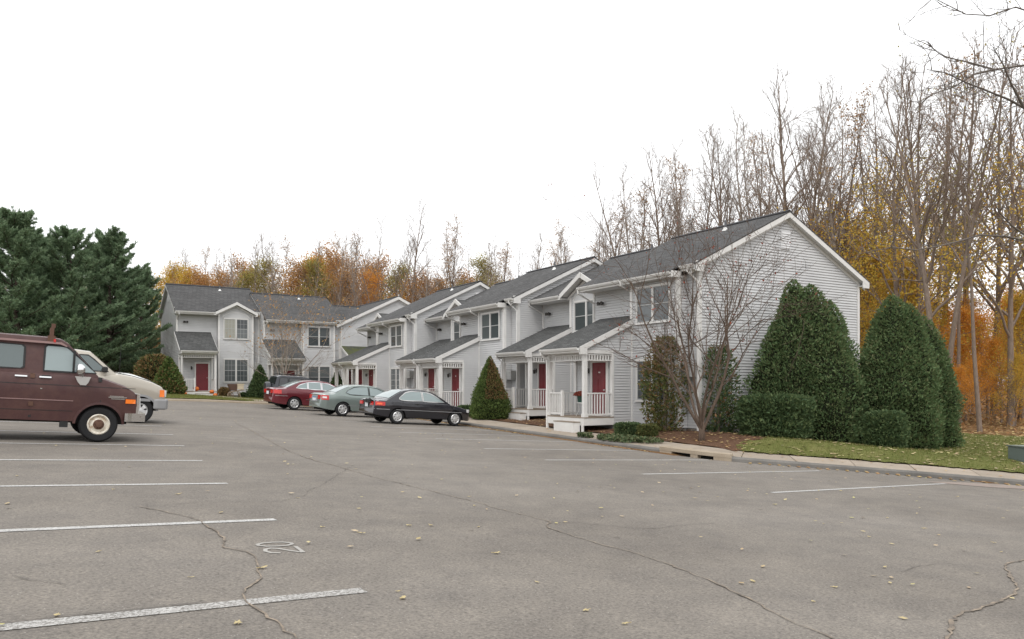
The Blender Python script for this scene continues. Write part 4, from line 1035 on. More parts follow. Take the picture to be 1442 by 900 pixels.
v.strip(4.12, 4.46, .905, .925, M['chrome'], 'badge', .008, n=3); v.strip(4.17, 4.42, .875, .892, M['chrome'], 'badge', .008, n=3); v.strip(4.14, 4.40, .93, .945, M['chrome'], 'badge', .008, n=3)
v.strip(4.44, 4.63, .80, .885, M['amber'], 'side_marker', .02, n=3)
v.strip(3.92, 3.98, 1.21, 1.30, M['black_rubber'], 'cowl_hinge', .015, n=1)
v.arch_lip(M['van'], .035)
v.box('grille', M['dullchrome'], 4.67, 4.725, -.84, .84, .60, 1.00); v.box('headlamp', M['whitelens'], 4.72, 4.745, .52, .80, .70, .92, True)
for k in range(6): v.box('grille_bar', M['chrome'], 4.72, 4.735, -.5, .5, .64+k*.055, .655+k*.055)
mb = MB(); mb.prism([(4.58,-.93),(4.84,-.88),(4.88,-.6),(4.88,.6),(4.84,.88),(4.58,.93),(4.50,.99),(4.44,.99),(4.60,.8),(4.66,.5),(4.66,-.5),(4.60,-.8),(4.44,-.99),(4.50,-.99)], 'z', .43, .60); mb.build('bumper', M['chrome'], v.root)
v.box('bumper_edge', M['chrome'], 4.655, 4.70, .80, .91, .60, 1.0, True)
for sg in (1, -1):
    mb = MB(); mb.prism([(3.50,1.30),(3.78,1.30),(3.74,1.19),(3.70,1.13),(3.60,1.13),(3.55,1.19)], 'y', sg*.985, sg*1.03); mb.tube([(3.63,sg*1.02,1.30),(3.63,sg*1.13,1.37),(3.62,sg*1.16,1.40)], .018, 6); mb.build('mirror_bracket', M['dullchrome'], v.root)
    mb = MB(); mb.lathe([(0,.10),(.07,.085),(.115,.03),(.12,-.03),(.10,-.05),(0,-.05)], 14, 'x', (3.56,sg*1.17,1.43)); o = mb.build('mirror', M['chrome'], v.root, smooth=True, sharp=50)
v.strip(3.30, 3.44, .28, .42, M['black_rubber'], 'mud_flap', -.12, n=1)
mb = MB()
for sg in (1, -1): mb.prism([(.1,1.905),(3.22,1.905),(3.34,1.86),(3.34,1.885),(3.24,1.945),(.1,1.945)], 'y', sg*.85, sg*.905)
mb.build('drip_rail', M['van_pale'], v.root)
for sg in (-1,):
    mb = MB(); mb.box(3.00, 3.13, sg*.90, sg*.80, 1.92, 2.06); mb.box(3.03, 3.10, sg*.88, sg*.82, 2.06, 2.22); mb.box(3.05, 3.12, sg*.87, sg*.83, 2.22, 2.30); mb.build('roof_clamp', M['rust'], v.root)
    mb = MB(); mb.box(3.10, 3.14, sg*.905, sg*.80, 1.93, 2.0); mb.build('roof_clamp_lamp', M['redlens'], v.root)
mb = MB(); mb.box(2.55, 3.0, -.35, .35, 1.3, 1.75); 
for y in (-.45, .45): mb.box(2.72, 2.9, y-.26, y+.26, .8, 1.62)
mb.build('seat', M['grey_plastic'], v.root)
place(v, .98-3.98*math.cos(.06), 17.28-3.98*math.sin(.06), .06, .98)
# shift root so that the near side touches the measured line (local -y side at the point)
def shift_y(car, d):
    o = car.root; y = Vector((0, d, 0)); y.rotate(o.rotation_euler); o.location += y
def drop_to_lot(car): 
    pass
shift_y(v, .98)

# ---- champagne jeep-like estate behind the van
j = Car('sport_utility', 'champagne tan off-roader with pale hood and grey bumper behind the maroon van', 4.22, 1.80,
    top=[(0,1.24),(.2,1.28),(2.7,1.31),(2.95,1.345),(3.3,1.30),(3.8,1.17),(4.08,1.05),(4.16,.95),(4.21,.66)], hw=[(0,.93),(.2,.98),(.6,1.0),(3.5,1.0),(3.95,.97),(4.15,.92),(4.21,.88)],
    roof=[(.05,1.27),(.28,1.80),(.5,1.90),(1.9,1.92),(2.25,1.89),(2.88,1.33)], belt_in=.02, roof_in=.16, sill=.40, wheels=[.86,3.55], wr=.355, arch=.43, paint=M['tan_car'], bot=[(0,.45),(.5,.40),(3.8,.40),(4.21,.46)])
for x in (.86, 3.55):
    for sg in (1, -1): make_wheel(j.root, x, sg*.745, .355, .225, .20, 'six', sg)
j.glass([(2.68,1.40),(1.98,1.40),(2.0,1.80),(2.20,1.79)], M['carglass'], frame=M['black_rubber']); j.glass([(1.88,1.40),(1.0,1.40),(1.0,1.81),(1.90,1.80)], M['carglass'], frame=M['black_rubber'])
j.screen(2.30, 2.84, M['carglass_pale'], 'windscreen', .08); j.arch_lip(M['grey_plastic'], .05)
vsn = []
for x in np.linspace(2.96, 4.04, 9):
    for t in np.linspace(-1, 1, 9): vsn.append((x, t*(.68-.04*(x-3.0)), interp(x, j.top)+.037-.012*abs(t)**2+.045*math.exp(-((x-3.4)/.42)**2)*(1-abs(t)**3)))
mb = MB(); mb.add(vsn, [(i*9+q, i*9+9+q, i*9+10+q, i*9+q+1) for i in range(8) for q in range(8)]); mb.build('hood_panel', M['tan_hood'], j.root, smooth=True)
mb = MB(); mb.prism([(3.98,-.92),(4.24,-.84),(4.33,-.5),(4.35,0),(4.33,.5),(4.24,.84),(3.98,.92),(3.86,.92),(4.0,.7),(4.1,0),(4.0,-.7),(3.86,-.92)], 'z', .40, .70); o = mb.build('bumper', M['grey_plastic'], j.root); md = o.modifiers.new('b', 'BEVEL'); md.width = .05; md.segments = 3
j.strip(4.03, 4.16, .76, .96, M['amber'], 'turn_signal', .012, n=3); j.box('headlamp', M['whitelens'], 4.16, 4.225, .48, .74, .76, .95, True); j.box('grille', M['dullchrome'], 4.18, 4.235, -.42, .42, .74, .96)
for sg in (1,-1):
    mb = MB(); mb.box(2.52, 2.66, sg*.88, sg*1.04, 1.36, 1.52); o = mb.build('mirror', M['black_rubber'], j.root); o.modifiers.new('b','BEVEL').width = .03
mb = MB(); mb.tube([(2.98,-.70,1.3),(2.98,-.70,2.15)], .006, 5); mb.build('aerial', M['black_rubber'], j.root)
j.strip(.3, 3.8, .62, .70, M['grey_plastic'], 'side_moulding', .012, n=16)
place(j, 2.28-3.55*math.cos(.05), 24.05-3.55*math.sin(.05), .05, 1.0); shift_y(j, .86)

# ---- three sedans
def sedan(name, label, L, W, wb0, wb1, wr, arch, paint, top, roof, winset, wheel, belt_in=.03, roof_in=.20, lamp=None, glassm='carglass_pale', chrome=None, sill=.27):
    c = Car(name, label, L, W, top=top, hw=[(0,.80),(.06,.88),(.25,.955),(.7,1.0),(L-1.0,1.0),(L-.45,.95),(L-.15,.84),(L,.66)], roof=roof, belt_in=belt_in, roof_in=roof_in, sill=sill, wheels=[wb0,wb1], wr=wr, arch=arch, paint=paint, bot=[(0,.36),(.3,.30),(.6,sill),(L-.7,sill),(L-.2,.22),(L,.26)])
    for x in (wb0, wb1):
        for sg in (1, -1): make_wheel(c.root, x, sg*(W/2-.115), wr, .20, wr*.64, wheel, sg)
    for p in winset: c.glass(p, M[glassm], frame=chrome or M['black_rubber'])
    return c
def handles(c, xs, z, m='black_rubber'):
    for x in xs: c.strip(x, x+.17, z, z+.026, m if not isinstance(m, str) else M[m], 'door_handle', .022, n=1)
def seams(c, xs, z0, z1):
    for x in xs: c.strip(x-.005, x+.005, z0, z1, M['black_rubber'], 'door_seam', .004, n=1)
# black compact sedan (dark bra of luggage strap at the tail, orange-red lamps)
top = [(0,.52),(.03,.86),(.10,.915),(.9,.93),(1.2,.92),(2.8,.90),(3.2,.885),(3.75,.80),(4.2,.70),(4.38,.60),(4.45,.48)]
roof = [(.52,.92),(1.02,1.20),(1.30,1.33),(1.62,1.375),(2.10,1.38),(2.42,1.34),(2.75,1.22),(3.35,.875)]
b = sedan('sedan', 'black four-door sedan parked by the cone shrub, orange-red tail lamp', 4.45, 1.72, .98, 3.60, .30, .36, M['black_car'], top, roof,
    [[(2.06,.955),(1.18,.955),(1.06,1.0),(1.10,1.06),(1.36,1.24),(1.62,1.305),(2.04,1.315)], [(3.06,.945),(2.14,.95),(2.12,1.31),(2.40,1.275),(2.68,1.165)]], 'ten', chrome=M['dullchrome'])
b.screen(.62, 1.22, M['carglass_pale'], 'rear_window', .07); b.screen(2.50, 3.22, M['carglass_pale'], 'windscreen', .07)
b.strip(.05, .42, .70, .845, M['redlens'], 'tail_lamp', .012, n=5); b.strip(.10, .30, .735, .80, M['orangelens'], 'tail_lamp_lens', .02, n=4)
b.strip(4.17, 4.36, .58, .70, M['whitelens'], 'headlamp', .012, n=4)
for y0, y1 in ((-.62,-.36),(.36,.62)): b.box('tail_lamp', M['redlens'], -.015, .04, y0, y1, .70, .83)
b.box('licence_plate', M['plate'], -.03, -.012, -.20, .06, .62, .78); b.strip(.9, 3.9, .555, .575, M['grey_plastic'], 'side_moulding', .012, n=14); b.strip(.02, .62, .55, .575, M['grey_plastic'], 'bumper_seam', .008, n=5)
handles(b, (1.72, 2.62), .80); seams(b, (2.10, 3.10), .34, .90); b.strip(1.18, 1.19, .70, .9, M['black_rubber'], 'door_seam', .004, n=1)
mb = MB(); mb.box(-.10, .10, -.52, .16, .86, .90); mb.lathe([(0,.05),(.09,.0),(.10,-.12),(0,-.16)], 9, 'z', (-.06,-.42,.92)); mb.lathe([(0,.05),(.08,.0),(.09,-.10),(0,-.13)], 9, 'z', (-.05,-.12,.90)); mb.build('luggage_strap', M['black_rubber'], b.root)
# pale green-silver sedan
top = [(0,.56),(.04,.93),(.12,.985),(.9,1.02),(1.3,1.0),(2.9,.965),(3.4,.95),(4.0,.86),(4.6,.74),(4.8,.6),(4.86,.46)]
roof = [(.60,1.0),(1.15,1.27),(1.5,1.41),(1.9,1.46),(2.4,1.465),(2.75,1.42),(3.1,1.29),(3.75,.93)]
s1 = sedan('sedan', 'pale green-silver four-door sedan between the black and the dark red sedans', 4.86, 1.79, 1.05, 3.85, .325, .385, M['silver_car'], top, roof,
    [[(2.30,1.02),(1.40,1.03),(1.20,1.10),(1.30,1.20),(1.62,1.35),(1.92,1.395),(2.28,1.405)], [(3.46,1.0),(2.38,1.015),(2.37,1.405),(2.74,1.355),(3.06,1.24)]], 'six')
s1.screen(.72, 1.42, M['carglass_pale'], 'rear_window', .07); s1.screen(2.82, 3.62, M['carglass_pale'], 'windscreen', .07)
s1.strip(.04, .36, .72, .93, M['redlens'], 'tail_lamp', .012, n=5); s1.strip(.08, .26, .79, .87, M['whitelens'], 'tail_lamp_lens', .02, n=4)
for y0, y1 in ((-.66,-.42),(.42,.66)): s1.box('tail_lamp', M['redlens'], -.015, .05, y0, y1, .74, .92)
s1.box('plate_recess', M['grey_plastic'], -.016, .03, -.36, .36, .62, .90); s1.box('licence_plate', M['plate'], -.03, -.017, -.19, .19, .66, .78); s1.box('licence_plate', M['plate_blue'], -.03, -.017, -.19, .19, .782, .84)
handles(s1, (1.95, 2.90), .87); seams(s1, (2.34, 3.50), .36, .98); s1.strip(1.3, 4.4, .50, .515, M['grey_plastic'], 'side_moulding', .01, n=12)
# dark red sedan
top = [(0,.60),(.04,1.0),(.12,1.06),(.9,1.085),(1.3,1.07),(3.0,1.03),(3.6,1.02),(4.2,.94),(4.8,.82),(5.0,.66),(5.06,.5)]
roof = [(.62,1.07),(1.25,1.36),(1.6,1.49),(2.0,1.54),(2.6,1.545),(2.95,1.50),(3.3,1.36),(3.95,1.0)]
r1 = sedan('sedan', 'dark red four-door sedan with chrome window line, beside the charcoal off-roader', 5.06, 1.86, 1.12, 3.99, .335, .40, M['red_car'], top, roof,
    [[(1.76,1.13),(1.20,1.14),(1.36,1.28),(1.76,1.44)], [(2.50,1.115),(1.84,1.125),(1.84,1.455),(2.48,1.475)], [(3.62,1.085),(2.58,1.11),(2.57,1.475),(2.92,1.43),(3.26,1.30)]], 'seven', chrome=M['chrome'])
r1.screen(.74, 1.52, M['carglass_pale'], 'rear_window', .07); r1.screen(3.02, 3.82, M['carglass_pale'], 'windscreen', .07)
r1.strip(.04, .42, .80, 1.0, M['redlens'], 'tail_lamp', .012, n=5)
for y0, y1 in ((-.70,-.46),(.46,.70)): r1.box('tail_lamp', M['redlens'], -.015, .05, y0, y1, .80, .98)
r1.box('licence_plate', M['plate'], -.03, -.015, -.19, .19, .74, .90); r1.strip(.02, .75, .69, .71, M['dullchrome'], 'bumper_trim', .01, n=5); r1.strip(1.7, 4.3, .55, .575, M['chrome'], 'side_moulding', .012, n=12)
handles(r1, (2.15, 3.15), .95); seams(r1, (2.53, 3.68), .38, 1.06)
# charcoal off-roader with spare wheel
o1 = Car('sport_utility', 'charcoal off-roader with tailgate spare wheel, parked before the small orange tree', 4.0, 1.74,
    top=[(0,1.10),(.1,1.12),(2.4,1.12),(2.9,1.11),(3.5,1.05),(3.85,.98),(4.0,.7)], hw=[(0,.94),(.3,1.0),(3.2,1.0),(3.7,.95),(4.0,.85)], roof=[(.02,1.12),(.18,1.66),(.4,1.74),(1.6,1.75),(2.0,1.69),(2.75,1.11)], belt_in=.02, roof_in=.15, sill=.42, wheels=[.75,3.2], wr=.35, arch=.42, paint=M['suv'], bot=[(0,.45),(.4,.42),(4.0,.45)])
for x in (.75, 3.2):
    for sg in (1, -1): make_wheel(o1.root, x, sg*.75, .35, .22, .20, 'six', sg)
o1.glass([(2.55,1.18),(1.6,1.18),(1.62,1.62),(1.98,1.61)], M['carglass_dark'], frame=M['black_rubber']); o1.glass([(1.5,1.18),(.85,1.18),(.85,1.63),(1.52,1.63)], M['carglass_dark'], frame=M['black_rubber']); o1.glass([(.75,1.18),(.26,1.18),(.34,1.62),(.75,1.63)], M['carglass_dark'], frame=M['black_rubber'])
o1.screen(.05, .16, M['carglass_dark'], 'rear_window', .1); o1.screen(2.1, 2.7, M['carglass_dark'], 'windscreen', .08)
sw = share(CACHE[('wheel', .35, .22, .20, 'six')][0], 'spare_wheel', o1.root, (-.14, .12, 1.0), (0, 0, PI/2))
mb = MB(); mb.lathe([(.0,-.275),(.30,-.27),(.355,-.22),(.36,-.02),(.30,0),(0,0)], 24, 'x', (.0,.12,1.0)); mb.build('spare_cover', M['suv'], o1.root, smooth=True, sharp=40)
mb = MB()
for sg in (1, -1): mb.tube([(.3,sg*.62,1.80),(.5,sg*.62,1.84),(1.5,sg*.62,1.84),(1.7,sg*.62,1.79)], .02, 6)
mb.build('roof_rail', M['black_rubber'], o1.root); o1.box('tail_lamp', M['redlens'], -.02, .03, .70, .80, .85, 1.08, True); o1.arch_lip(M['grey_plastic'], .05)

place(b, 12.20-.98, 29.25, .055, 1.03); shift_y(b, .84)
place(s1, 11.70-1.05, 34.4, .045); shift_y(s1, .88)
place(r1, 10.95-1.12, 39.7, .04); shift_y(r1, .92)
place(o1, 10.85, 43.6, .04); shift_y(o1, .86)
# ------------------------------------------------------------------ trees and shrubs
def branch_tree(seed, H, r0, n_lim=14, first=.35, spread=.55, lvl=3, twist=.06, fork=False, up=.35, lean=0., limb_len=.42, sub=6, leafN=0, leaf_from=1, lspread=.5, thin=1.0):
    """returns (trunk MB, crown-branch MB, list of leaf anchor points)"""
    R = random.Random(seed); tr = MB(); br = MB(); tips = []
    def rv(s): return Vector((R.gauss(0,s), R.gauss(0,s), R.gauss(0,s)))
    def limb(p, d, L, r, level, mb, n):
        segs = {0: 12, 1: 7, 2: 4, 3: 3, 4: 2}[level]; pts = [p.copy()]; rad = [r]; dd = d.normalized()
        for i in range(segs):
            dd = (dd+rv(twist*(.5 if level == 0 else 2.2))+Vector((0,0,up*.10*(level > 0)))).normalized()
            pts.append(pts[-1]+dd*L/segs); rad.append(r*(1-(.93 if level == 0 else .72)*((i+1)/segs)**(.8 if level == 0 else 1.0)))
        mb.tube(pts, rad, n, cap=False); return pts, rad
    stems = [(Vector((0,0,-.15)), Vector((lean, R.gauss(0,.03), 1)), H, r0)]
    if fork:
        stems = [(Vector((0,0,-.15)), Vector((lean-.10,.03,1)), H, r0*.85), (Vector((.05,0,H*.10)), Vector((lean+.11,-.05,1)), H*.88, r0*.62)]
    for (p, d, L, r) in stems:
        pts, rad = limb(p, d, L, r, 0, tr, 9)
        m = n_lim if not fork else int(n_lim*.62)
        for k in range(m):
            t = first+(1-first)*((k+R.random()*.8)/m); f = t*(len(pts)-1); i = min(int(f), len(pts)-2); q = pts[i].lerp(pts[i+1], f-i); rr = rad[i]+(rad[i+1]-rad[i])*(f-i)
            az = k*2.4+R.random()*1.2; el = spread*(1.15-.5*t)*R.uniform(.75,1.25)
            d1 = Vector((math.cos(az)*math.sin(el), math.sin(az)*math.sin(el), math.cos(el)))
            L1 = L*limb_len*(1.12-t)*R.uniform(.65,1.15)+.5
            p1, r1 = limb(q, d1, L1, max(.020, min(rr*.6, L1*.017+.016))*thin, 1, br, 5); tips += p1[3:]
            if lvl < 2: continue
            for a in range(sub):
                f1 = (.22+.75*(a+R.random())/sub)*(len(p1)-1); i1 = min(int(f1), len(p1)-2); q1 = p1[i1].lerp(p1[i1+1], f1-i1); dm = (p1[i1+1]-p1[i1]).normalized()
                d2 = (dm+rv(lspread)).normalized(); L2 = L1*R.uniform(.28,.55)
                p2, r2 = limb(q1, d2, L2, max(.012, r1[i1]*.6), 2, br, 4); tips += p2[1:]
                if lvl < 3: continue
                for b_ in range(4):
                    f2 = (.25+.72*(b_+R.random())/4)*(len(p2)-1); i2 = min(int(f2), len(p2)-2); q2 = p2[i2].lerp(p2[i2+1], f2-i2); dm2 = (p2[i2+1]-p2[i2]).normalized()
                    p3, _ = limb(q2, (dm2+rv(lspread)).normalized(), L2*R.uniform(.35,.7), .0082, 3, br, 3); tips += p3[1:]
    return tr, br, tips
def cards(C, size, seed, flat=.0, asp=1.5, jitter=.5, up=None):
    """leaf-shaped quads at centres C; returns V (4N,3), Q"""
    r = np.random.default_rng(seed); N = len(C); n = r.normal(0, 1, (N, 3)); 
    if up is not None: n = n*(1-flat)+np.array(up)*flat*1.6
    n /= np.linalg.norm(n, axis=1)[:,None]; t = r.normal(0, 1, (N, 3)); t -= (t*n).sum(1)[:,None]*n; t /= np.linalg.norm(t, axis=1)[:,None]; b = np.cross(n, t)
    s = np.asarray(size)*(1+jitter*(r.random(N)-.5)); s = s[:,None]
    V = np.stack([C-t*s*asp*.5, C+b*s*.42-t*s*.05, C+t*s*asp*.5, C-b*s*.42-t*s*.05], 1).reshape(-1, 3)
    return V, np.arange(4*N).reshape(N, 4)
def tips_cloud(tips, N, spread, seed):
    r = np.random.default_rng(seed); T = np.array([tuple(t) for t in tips]); return T[r.integers(0, len(T), N)]+r.normal(0, spread, (N, 3))
def blob_cloud(N, shape, seed, lump=.18, shell=.35, nb=26):
    """points in a lumpy shell; shape(t) gives radius at height fraction"""
TPL = {}
def tree_template(key, seed, H, r0, bark, leaf=None, leafN=0, leaf_s=.11, leaf_spread=.25, **kw):
    root = empty(key+'_tree'); tr, br, tips = branch_tree(seed, H, r0, **kw)
    tr.build('trunk', M[bark], root, smooth=True); c = br.build('crown', M[bark], root, smooth=True)
    if leaf:
        tp = [t for t in tips if t.z > H*.12 and (leaf not in ('yellow', 'olive_leaf') or H < 15 or t.z < H*(.52+.28*random.random()**2))]; C = tips_cloud(tp, leafN, leaf_spread, seed+1); V, Q = cards(C, leaf_s, seed+2); np_mesh('leaves', V, Q, M[leaf], parent=c)
    TPL[key] = (root, H); return root
def use_tree(key, name, x, y, H, rz, label, group, cat='tree', z=None):
    root, h0 = TPL[key]
    o = root if not root.get('used') else copy_tree(root)
    root['used'] = 1
    o.name = name; o.location = (x, y, gh(x, y)-.05 if z is None else z); s = H/h0; o.scale = (s, s, s); o.rotation_euler = (0, 0, rz); tag(o, label, cat, group); return o
tree_template('bareA', 21, 20, .24, 'bark', n_lim=24, first=.30, spread=.60, limb_len=.36, sub=7)
tree_template('bareB', 22, 20, .20, 'bark_grey', n_lim=26, first=.36, spread=.50, limb_len=.30, sub=7)
tree_template('bareC', 23, 20, .26, 'bark', n_lim=28, first=.30, spread=.62, fork=True, limb_len=.36, sub=7)
tree_template('bareD', 24, 20, .15, 'bark', n_lim=18, first=.45, spread=.45, limb_len=.24, sub=6)
tree_template('rustA', 25, 20, .22, 'bark', leaf='rustleaf', leafN=1500, leaf_s=.105, leaf_spread=.25, n_lim=24, first=.30, spread=.58, limb_len=.34, sub=6)
tree_template('goldA', 26, 20, .20, 'bark', leaf='yellow', leafN=2500, leaf_s=.11, leaf_spread=.30, n_lim=24, first=.22, spread=.60, limb_len=.30, sub=6)
tree_template('goldB', 31, 20, .20, 'bark', leaf='olive_leaf', leafN=3000, leaf_s=.11, leaf_spread=.28, n_lim=24, first=.25, spread=.55, limb_len=.30, sub=6)
tree_template('orangeA', 27, 9, .13, 'bark', leaf='orange', leafN=10500, leaf_s=.085, leaf_spread=.30, n_lim=22, first=.14, spread=.85, limb_len=.50, sub=6)
tree_template('orangeB', 28, 9, .12, 'bark', leaf='deep_orange', leafN=10500, leaf_s=.085, leaf_spread=.32, n_lim=22, first=.14, spread=.90, limb_len=.50, sub=6)
tree_template('orangeC', 33, 9, .12, 'bark', leaf='muted_orange', leafN=7500, leaf_s=.085, leaf_spread=.30, n_lim=22, first=.14, spread=.85, limb_len=.48, sub=6)
tree_template('yellowA', 29, 9, .12, 'bark', leaf='yellow', leafN=11000, leaf_s=.085, leaf_spread=.30, n_lim=22, first=.14, spread=.85, limb_len=.46, sub=6)
tree_template('oliveA', 30, 12, .15, 'bark', leaf='olive_leaf', leafN=9000, leaf_s=.10, leaf_spread=.32, n_lim=22, first=.2, spread=.7, limb_len=.42, sub=6)
LB = {'bareA': 'tall bare grey-brown tree in the woods behind the houses', 'bareB': 'tall bare pale-barked tree in the woods', 'bareC': 'tall bare tree with a forked trunk in the woods', 'bareD': 'slender bare tree with a thin straight trunk in the woods', 'rustA': 'tall tree with sparse rust-brown leaves in the woods', 'goldA': 'tall tree with thinning golden leaves in the woods', 'goldB': 'tall tree with thinning yellow-green leaves in the woods', 'orangeA': 'low tree with bright orange autumn leaves at the edge of the woods', 'orangeC': 'low tree with muted tan-orange autumn leaves at the edge of the woods', 'orangeB': 'low tree with deep orange autumn leaves at the edge of the woods', 'yellowA': 'low tree with yellow autumn leaves at the edge of the woods', 'oliveA': 'mid-height tree with fading green-brown leaves in the woods'}
def wood(px, z, top_y, key, rz=None):
    x, y = at_depth(px, z); zb = gh(x, y); H = (EYE+(Y_H-top_y)/F_PX*z-zb)*(.86 if key in ('orangeA','orangeB','orangeC','yellowA','oliveA') else 1.0)
    where = 'by the lawn past the near gable' if px > 1215 else 'behind the near house roof' if px > 850 else 'behind the middle block roofs' if px > 640 else 'behind the far end of the row' if px > 465 else 'behind the left house roof'
    lab = LB[key].split(' in the woods')[0].split(' at the edge')[0]+', '+where
    use_tree(key, {'orangeA':'maple_tree','orangeB':'maple_tree','orangeC':'maple_tree','yellowA':'maple_tree'}.get(key, 'woodland_tree'), x, y, H, random.uniform(0, 6.28) if rz is None else rz, lab, 'woods: '+lab)
rw = random.Random(77)
# right-hand woods, front to back
for px, z, ty, k in [(1330,38,60,'bareC'),(1352,44,150,'bareD'),(1380,37,110,'bareD'),(1423,42,70,'goldA'),(1300,46,70,'bareA'),(1262,44,105,'goldA'),(1235,52,120,'goldA'),(1200,50,115,'bareB'),(1165,54,160,'rustA'),(1110,52,88,'bareA'),(1128,60,130,'bareA'),(1065,56,150,'bareB'),(1030,60,185,'bareA'),(1010,66,205,'bareD'),(960,62,192,'bareB'),(938,70,215,'bareA'),(905,66,232,'bareC'),(885,78,270,'rustA'),(868,72,295,'bareD'),(1290,60,95,'goldB'),(1400,55,80,'goldB'),(1360,62,75,'bareA'),(1440,50,60,'bareA'),(1215,66,150,'goldA'),(1180,72,190,'bareA'),(1320,72,90,'rustA'),(1150,80,200,'bareD'),(1090,75,190,'rustA'),(1045,80,220,'bareB'),(985,84,235,'rustA'),(925,88,262,'bareB'),(1340,85,120,'bareB'),(1470,46,40,'rustA'),(1500,60,60,'bareB'),(1245,58,100,'bareD'),(1185,60,140,'bareC'),(1310,52,80,'bareD')]:
    wood(px, z, ty, k)
# low autumn colour under them
for px, z, ty, k in [(1300,50,440,'orangeA'),(1345,52,425,'orangeA'),(1390,50,430,'orangeA'),(1430,54,440,'orangeA'),(1370,60,400,'orangeB'),(1410,64,405,'orangeA'),(1320,62,410,'yellowA'),(1240,52,330,'yellowA'),(1270,48,350,'yellowA'),(1210,58,300,'yellowA'),(1190,66,330,'oliveA'),(1280,64,370,'orangeB'),(1440,45,400,'yellowA'),(1475,52,400,'orangeB'),(1360,47,470,'orangeA'),(1410,45,470,'orangeA'),(1380,43,500,'orangeA'),(1430,42,490,'yellowA'),(1345,42,510,'orangeA'),(1320,45,490,'orangeA'),(1250,70,350,'orangeA'),(1150,70,290,'yellowA'),(1500,48,420,'orangeA'),(1440,70,390,'orangeB')]:
    wood(px, z, ty, k)
# woods behind the rows
for px, z, ty, k in [(575,96,283,'bareA'),(530,104,308,'bareD'),(548,110,330,'bareC'),(505,112,340,'rustA'),(612,105,345,'rustA'),(632,100,318,'rustA'),(655,108,322,'bareB'),(690,98,338,'goldB'),(672,112,345,'bareD'),(720,104,350,'bareB'),(745,108,335,'bareA'),(770,100,342,'bareB'),(792,106,325,'rustA'),(815,96,330,'bareB'),(838,102,322,'bareA'),(856,94,305,'rustA'),(470,108,340,'rustA'),(445,112,348,'goldA'),(425,106,338,'bareB'),(400,112,345,'rustA'),(378,108,332,'bareA'),(355,114,345,'bareB'),(330,110,358,'bareD'),(300,112,352,'bareB'),(268,114,350,'bareA'),(285,120,350,'rustA'),(245,112,362,'goldB'),(490,118,335,'goldA'),(595,118,350,'bareD'),(705,120,360,'rustA'),(760,120,352,'rustA'),(825,118,345,'rustA')]:
    wood(px, z, ty, k)
for px, z, ty, k in [(262,100,368,'yellowA'),(290,98,372,'orangeB'),(318,104,374,'orangeB'),(345,100,370,'oliveA'),(372,104,352,'oliveA'),(402,98,346,'orangeC'),(430,104,348,'orangeA'),(456,98,350,'oliveA'),(480,102,340,'orangeB'),(508,96,366,'orangeC'),(535,98,372,'orangeA'),(560,104,360,'oliveA'),(588,100,375,'orangeB'),(615,106,385,'orangeB'),(640,100,388,'oliveA'),(242,106,360,'yellowA'),(690,106,345,'oliveA'),(665,112,372,'orangeB'),(355,118,356,'orangeB'),(450,116,352,'yellowA'),(520,116,350,'orangeB')]:
    wood(px, z, ty, k)
for px, z, ty, k in [(255,96,372,'bareD'),(278,102,360,'bareB'),(305,94,366,'bareB'),(318,98,350,'bareD'),(342,92,352,'bareB'),(365,96,345,'bareD'),(388,92,340,'bareB'),(412,98,350,'bareC'),(436,94,352,'bareD'),(462,92,346,'bareB'),(486,94,350,'bareA'),(515,92,345,'bareB'),(540,90,340,'bareC'),(602,92,350,'bareB'),(648,94,338,'bareD'),(668,92,350,'bareB'),(700,92,352,'rustA'),(735,94,350,'bareD'),(782,94,345,'bareB'),(808,90,342,'bareD'),(845,88,330,'bareB'),(872,84,300,'bareB'),(895,80,250,'bareD'),(915,76,240,'bareB'),(950,78,215,'bareD'),(980,74,215,'bareB'),(1020,72,200,'bareA'),(1055,70,185,'bareD'),(1085,68,170,'bareB'),(1140,66,150,'bareA'),(1175,64,165,'bareB')]:
    wood(px, z, ty, k)
# far woods: one hazy mass of trunks, twigs and last leaves closing the view
r = np.random.default_rng(5); Cs = []; 
def mass(N, pxa, pxb, za, zb, ya, yb, mname, size, seed, name):
    r = np.random.default_rng(seed); px = r.uniform(pxa, pxb, N); z = r.uniform(za, zb, N); yy = Y_H-(Y_H-np.interp(px, *ya))*r.random(N)**yb
    rr = (px-721)/F_PX; X = (SN+CS*rr)*z; Y = (CS-SN*rr)*z; Z = EYE+(Y_H-yy)/F_PX*z
    V, Q = cards(np.c_[X, Y, Z], size, seed+1, asp=1.6); tag(np_mesh(name, V, Q, M[mname]), {'far_woods': 'far belt of twiggy brown woodland behind everything', 'pine_undergrowth': 'brown brush filling the gaps under the pines', 'woodland_undergrowth': 'low orange and brown undergrowth along the foot of the woods'}[name], 'woods', kind='stuff')
sky_far = ([-200,235,300,400,500,600,700,800,900,1000,1100,1200,1300,1442,1600], [400,392,385,380,384,392,395,385,355,340,320,310,305,300,300])
mass(60000, -250, 1650, 125, 165, sky_far, .75, 'twigs', .34, 91, 'far_woods')
sky_mid = ([-200,235,500,700,850,1000,1200,1300,1442,1600], [470,430,420,430,450,450,450,440,430,430])
mass(16000, 820, 1650, 62, 95, sky_mid, .8, 'orange', .15, 93, 'woodland_undergrowth')
mass(26000, -250, 270, 76, 100, ([-300,300],[468,476]), .9, 'rustleaf', .36, 95, 'pine_undergrowth')

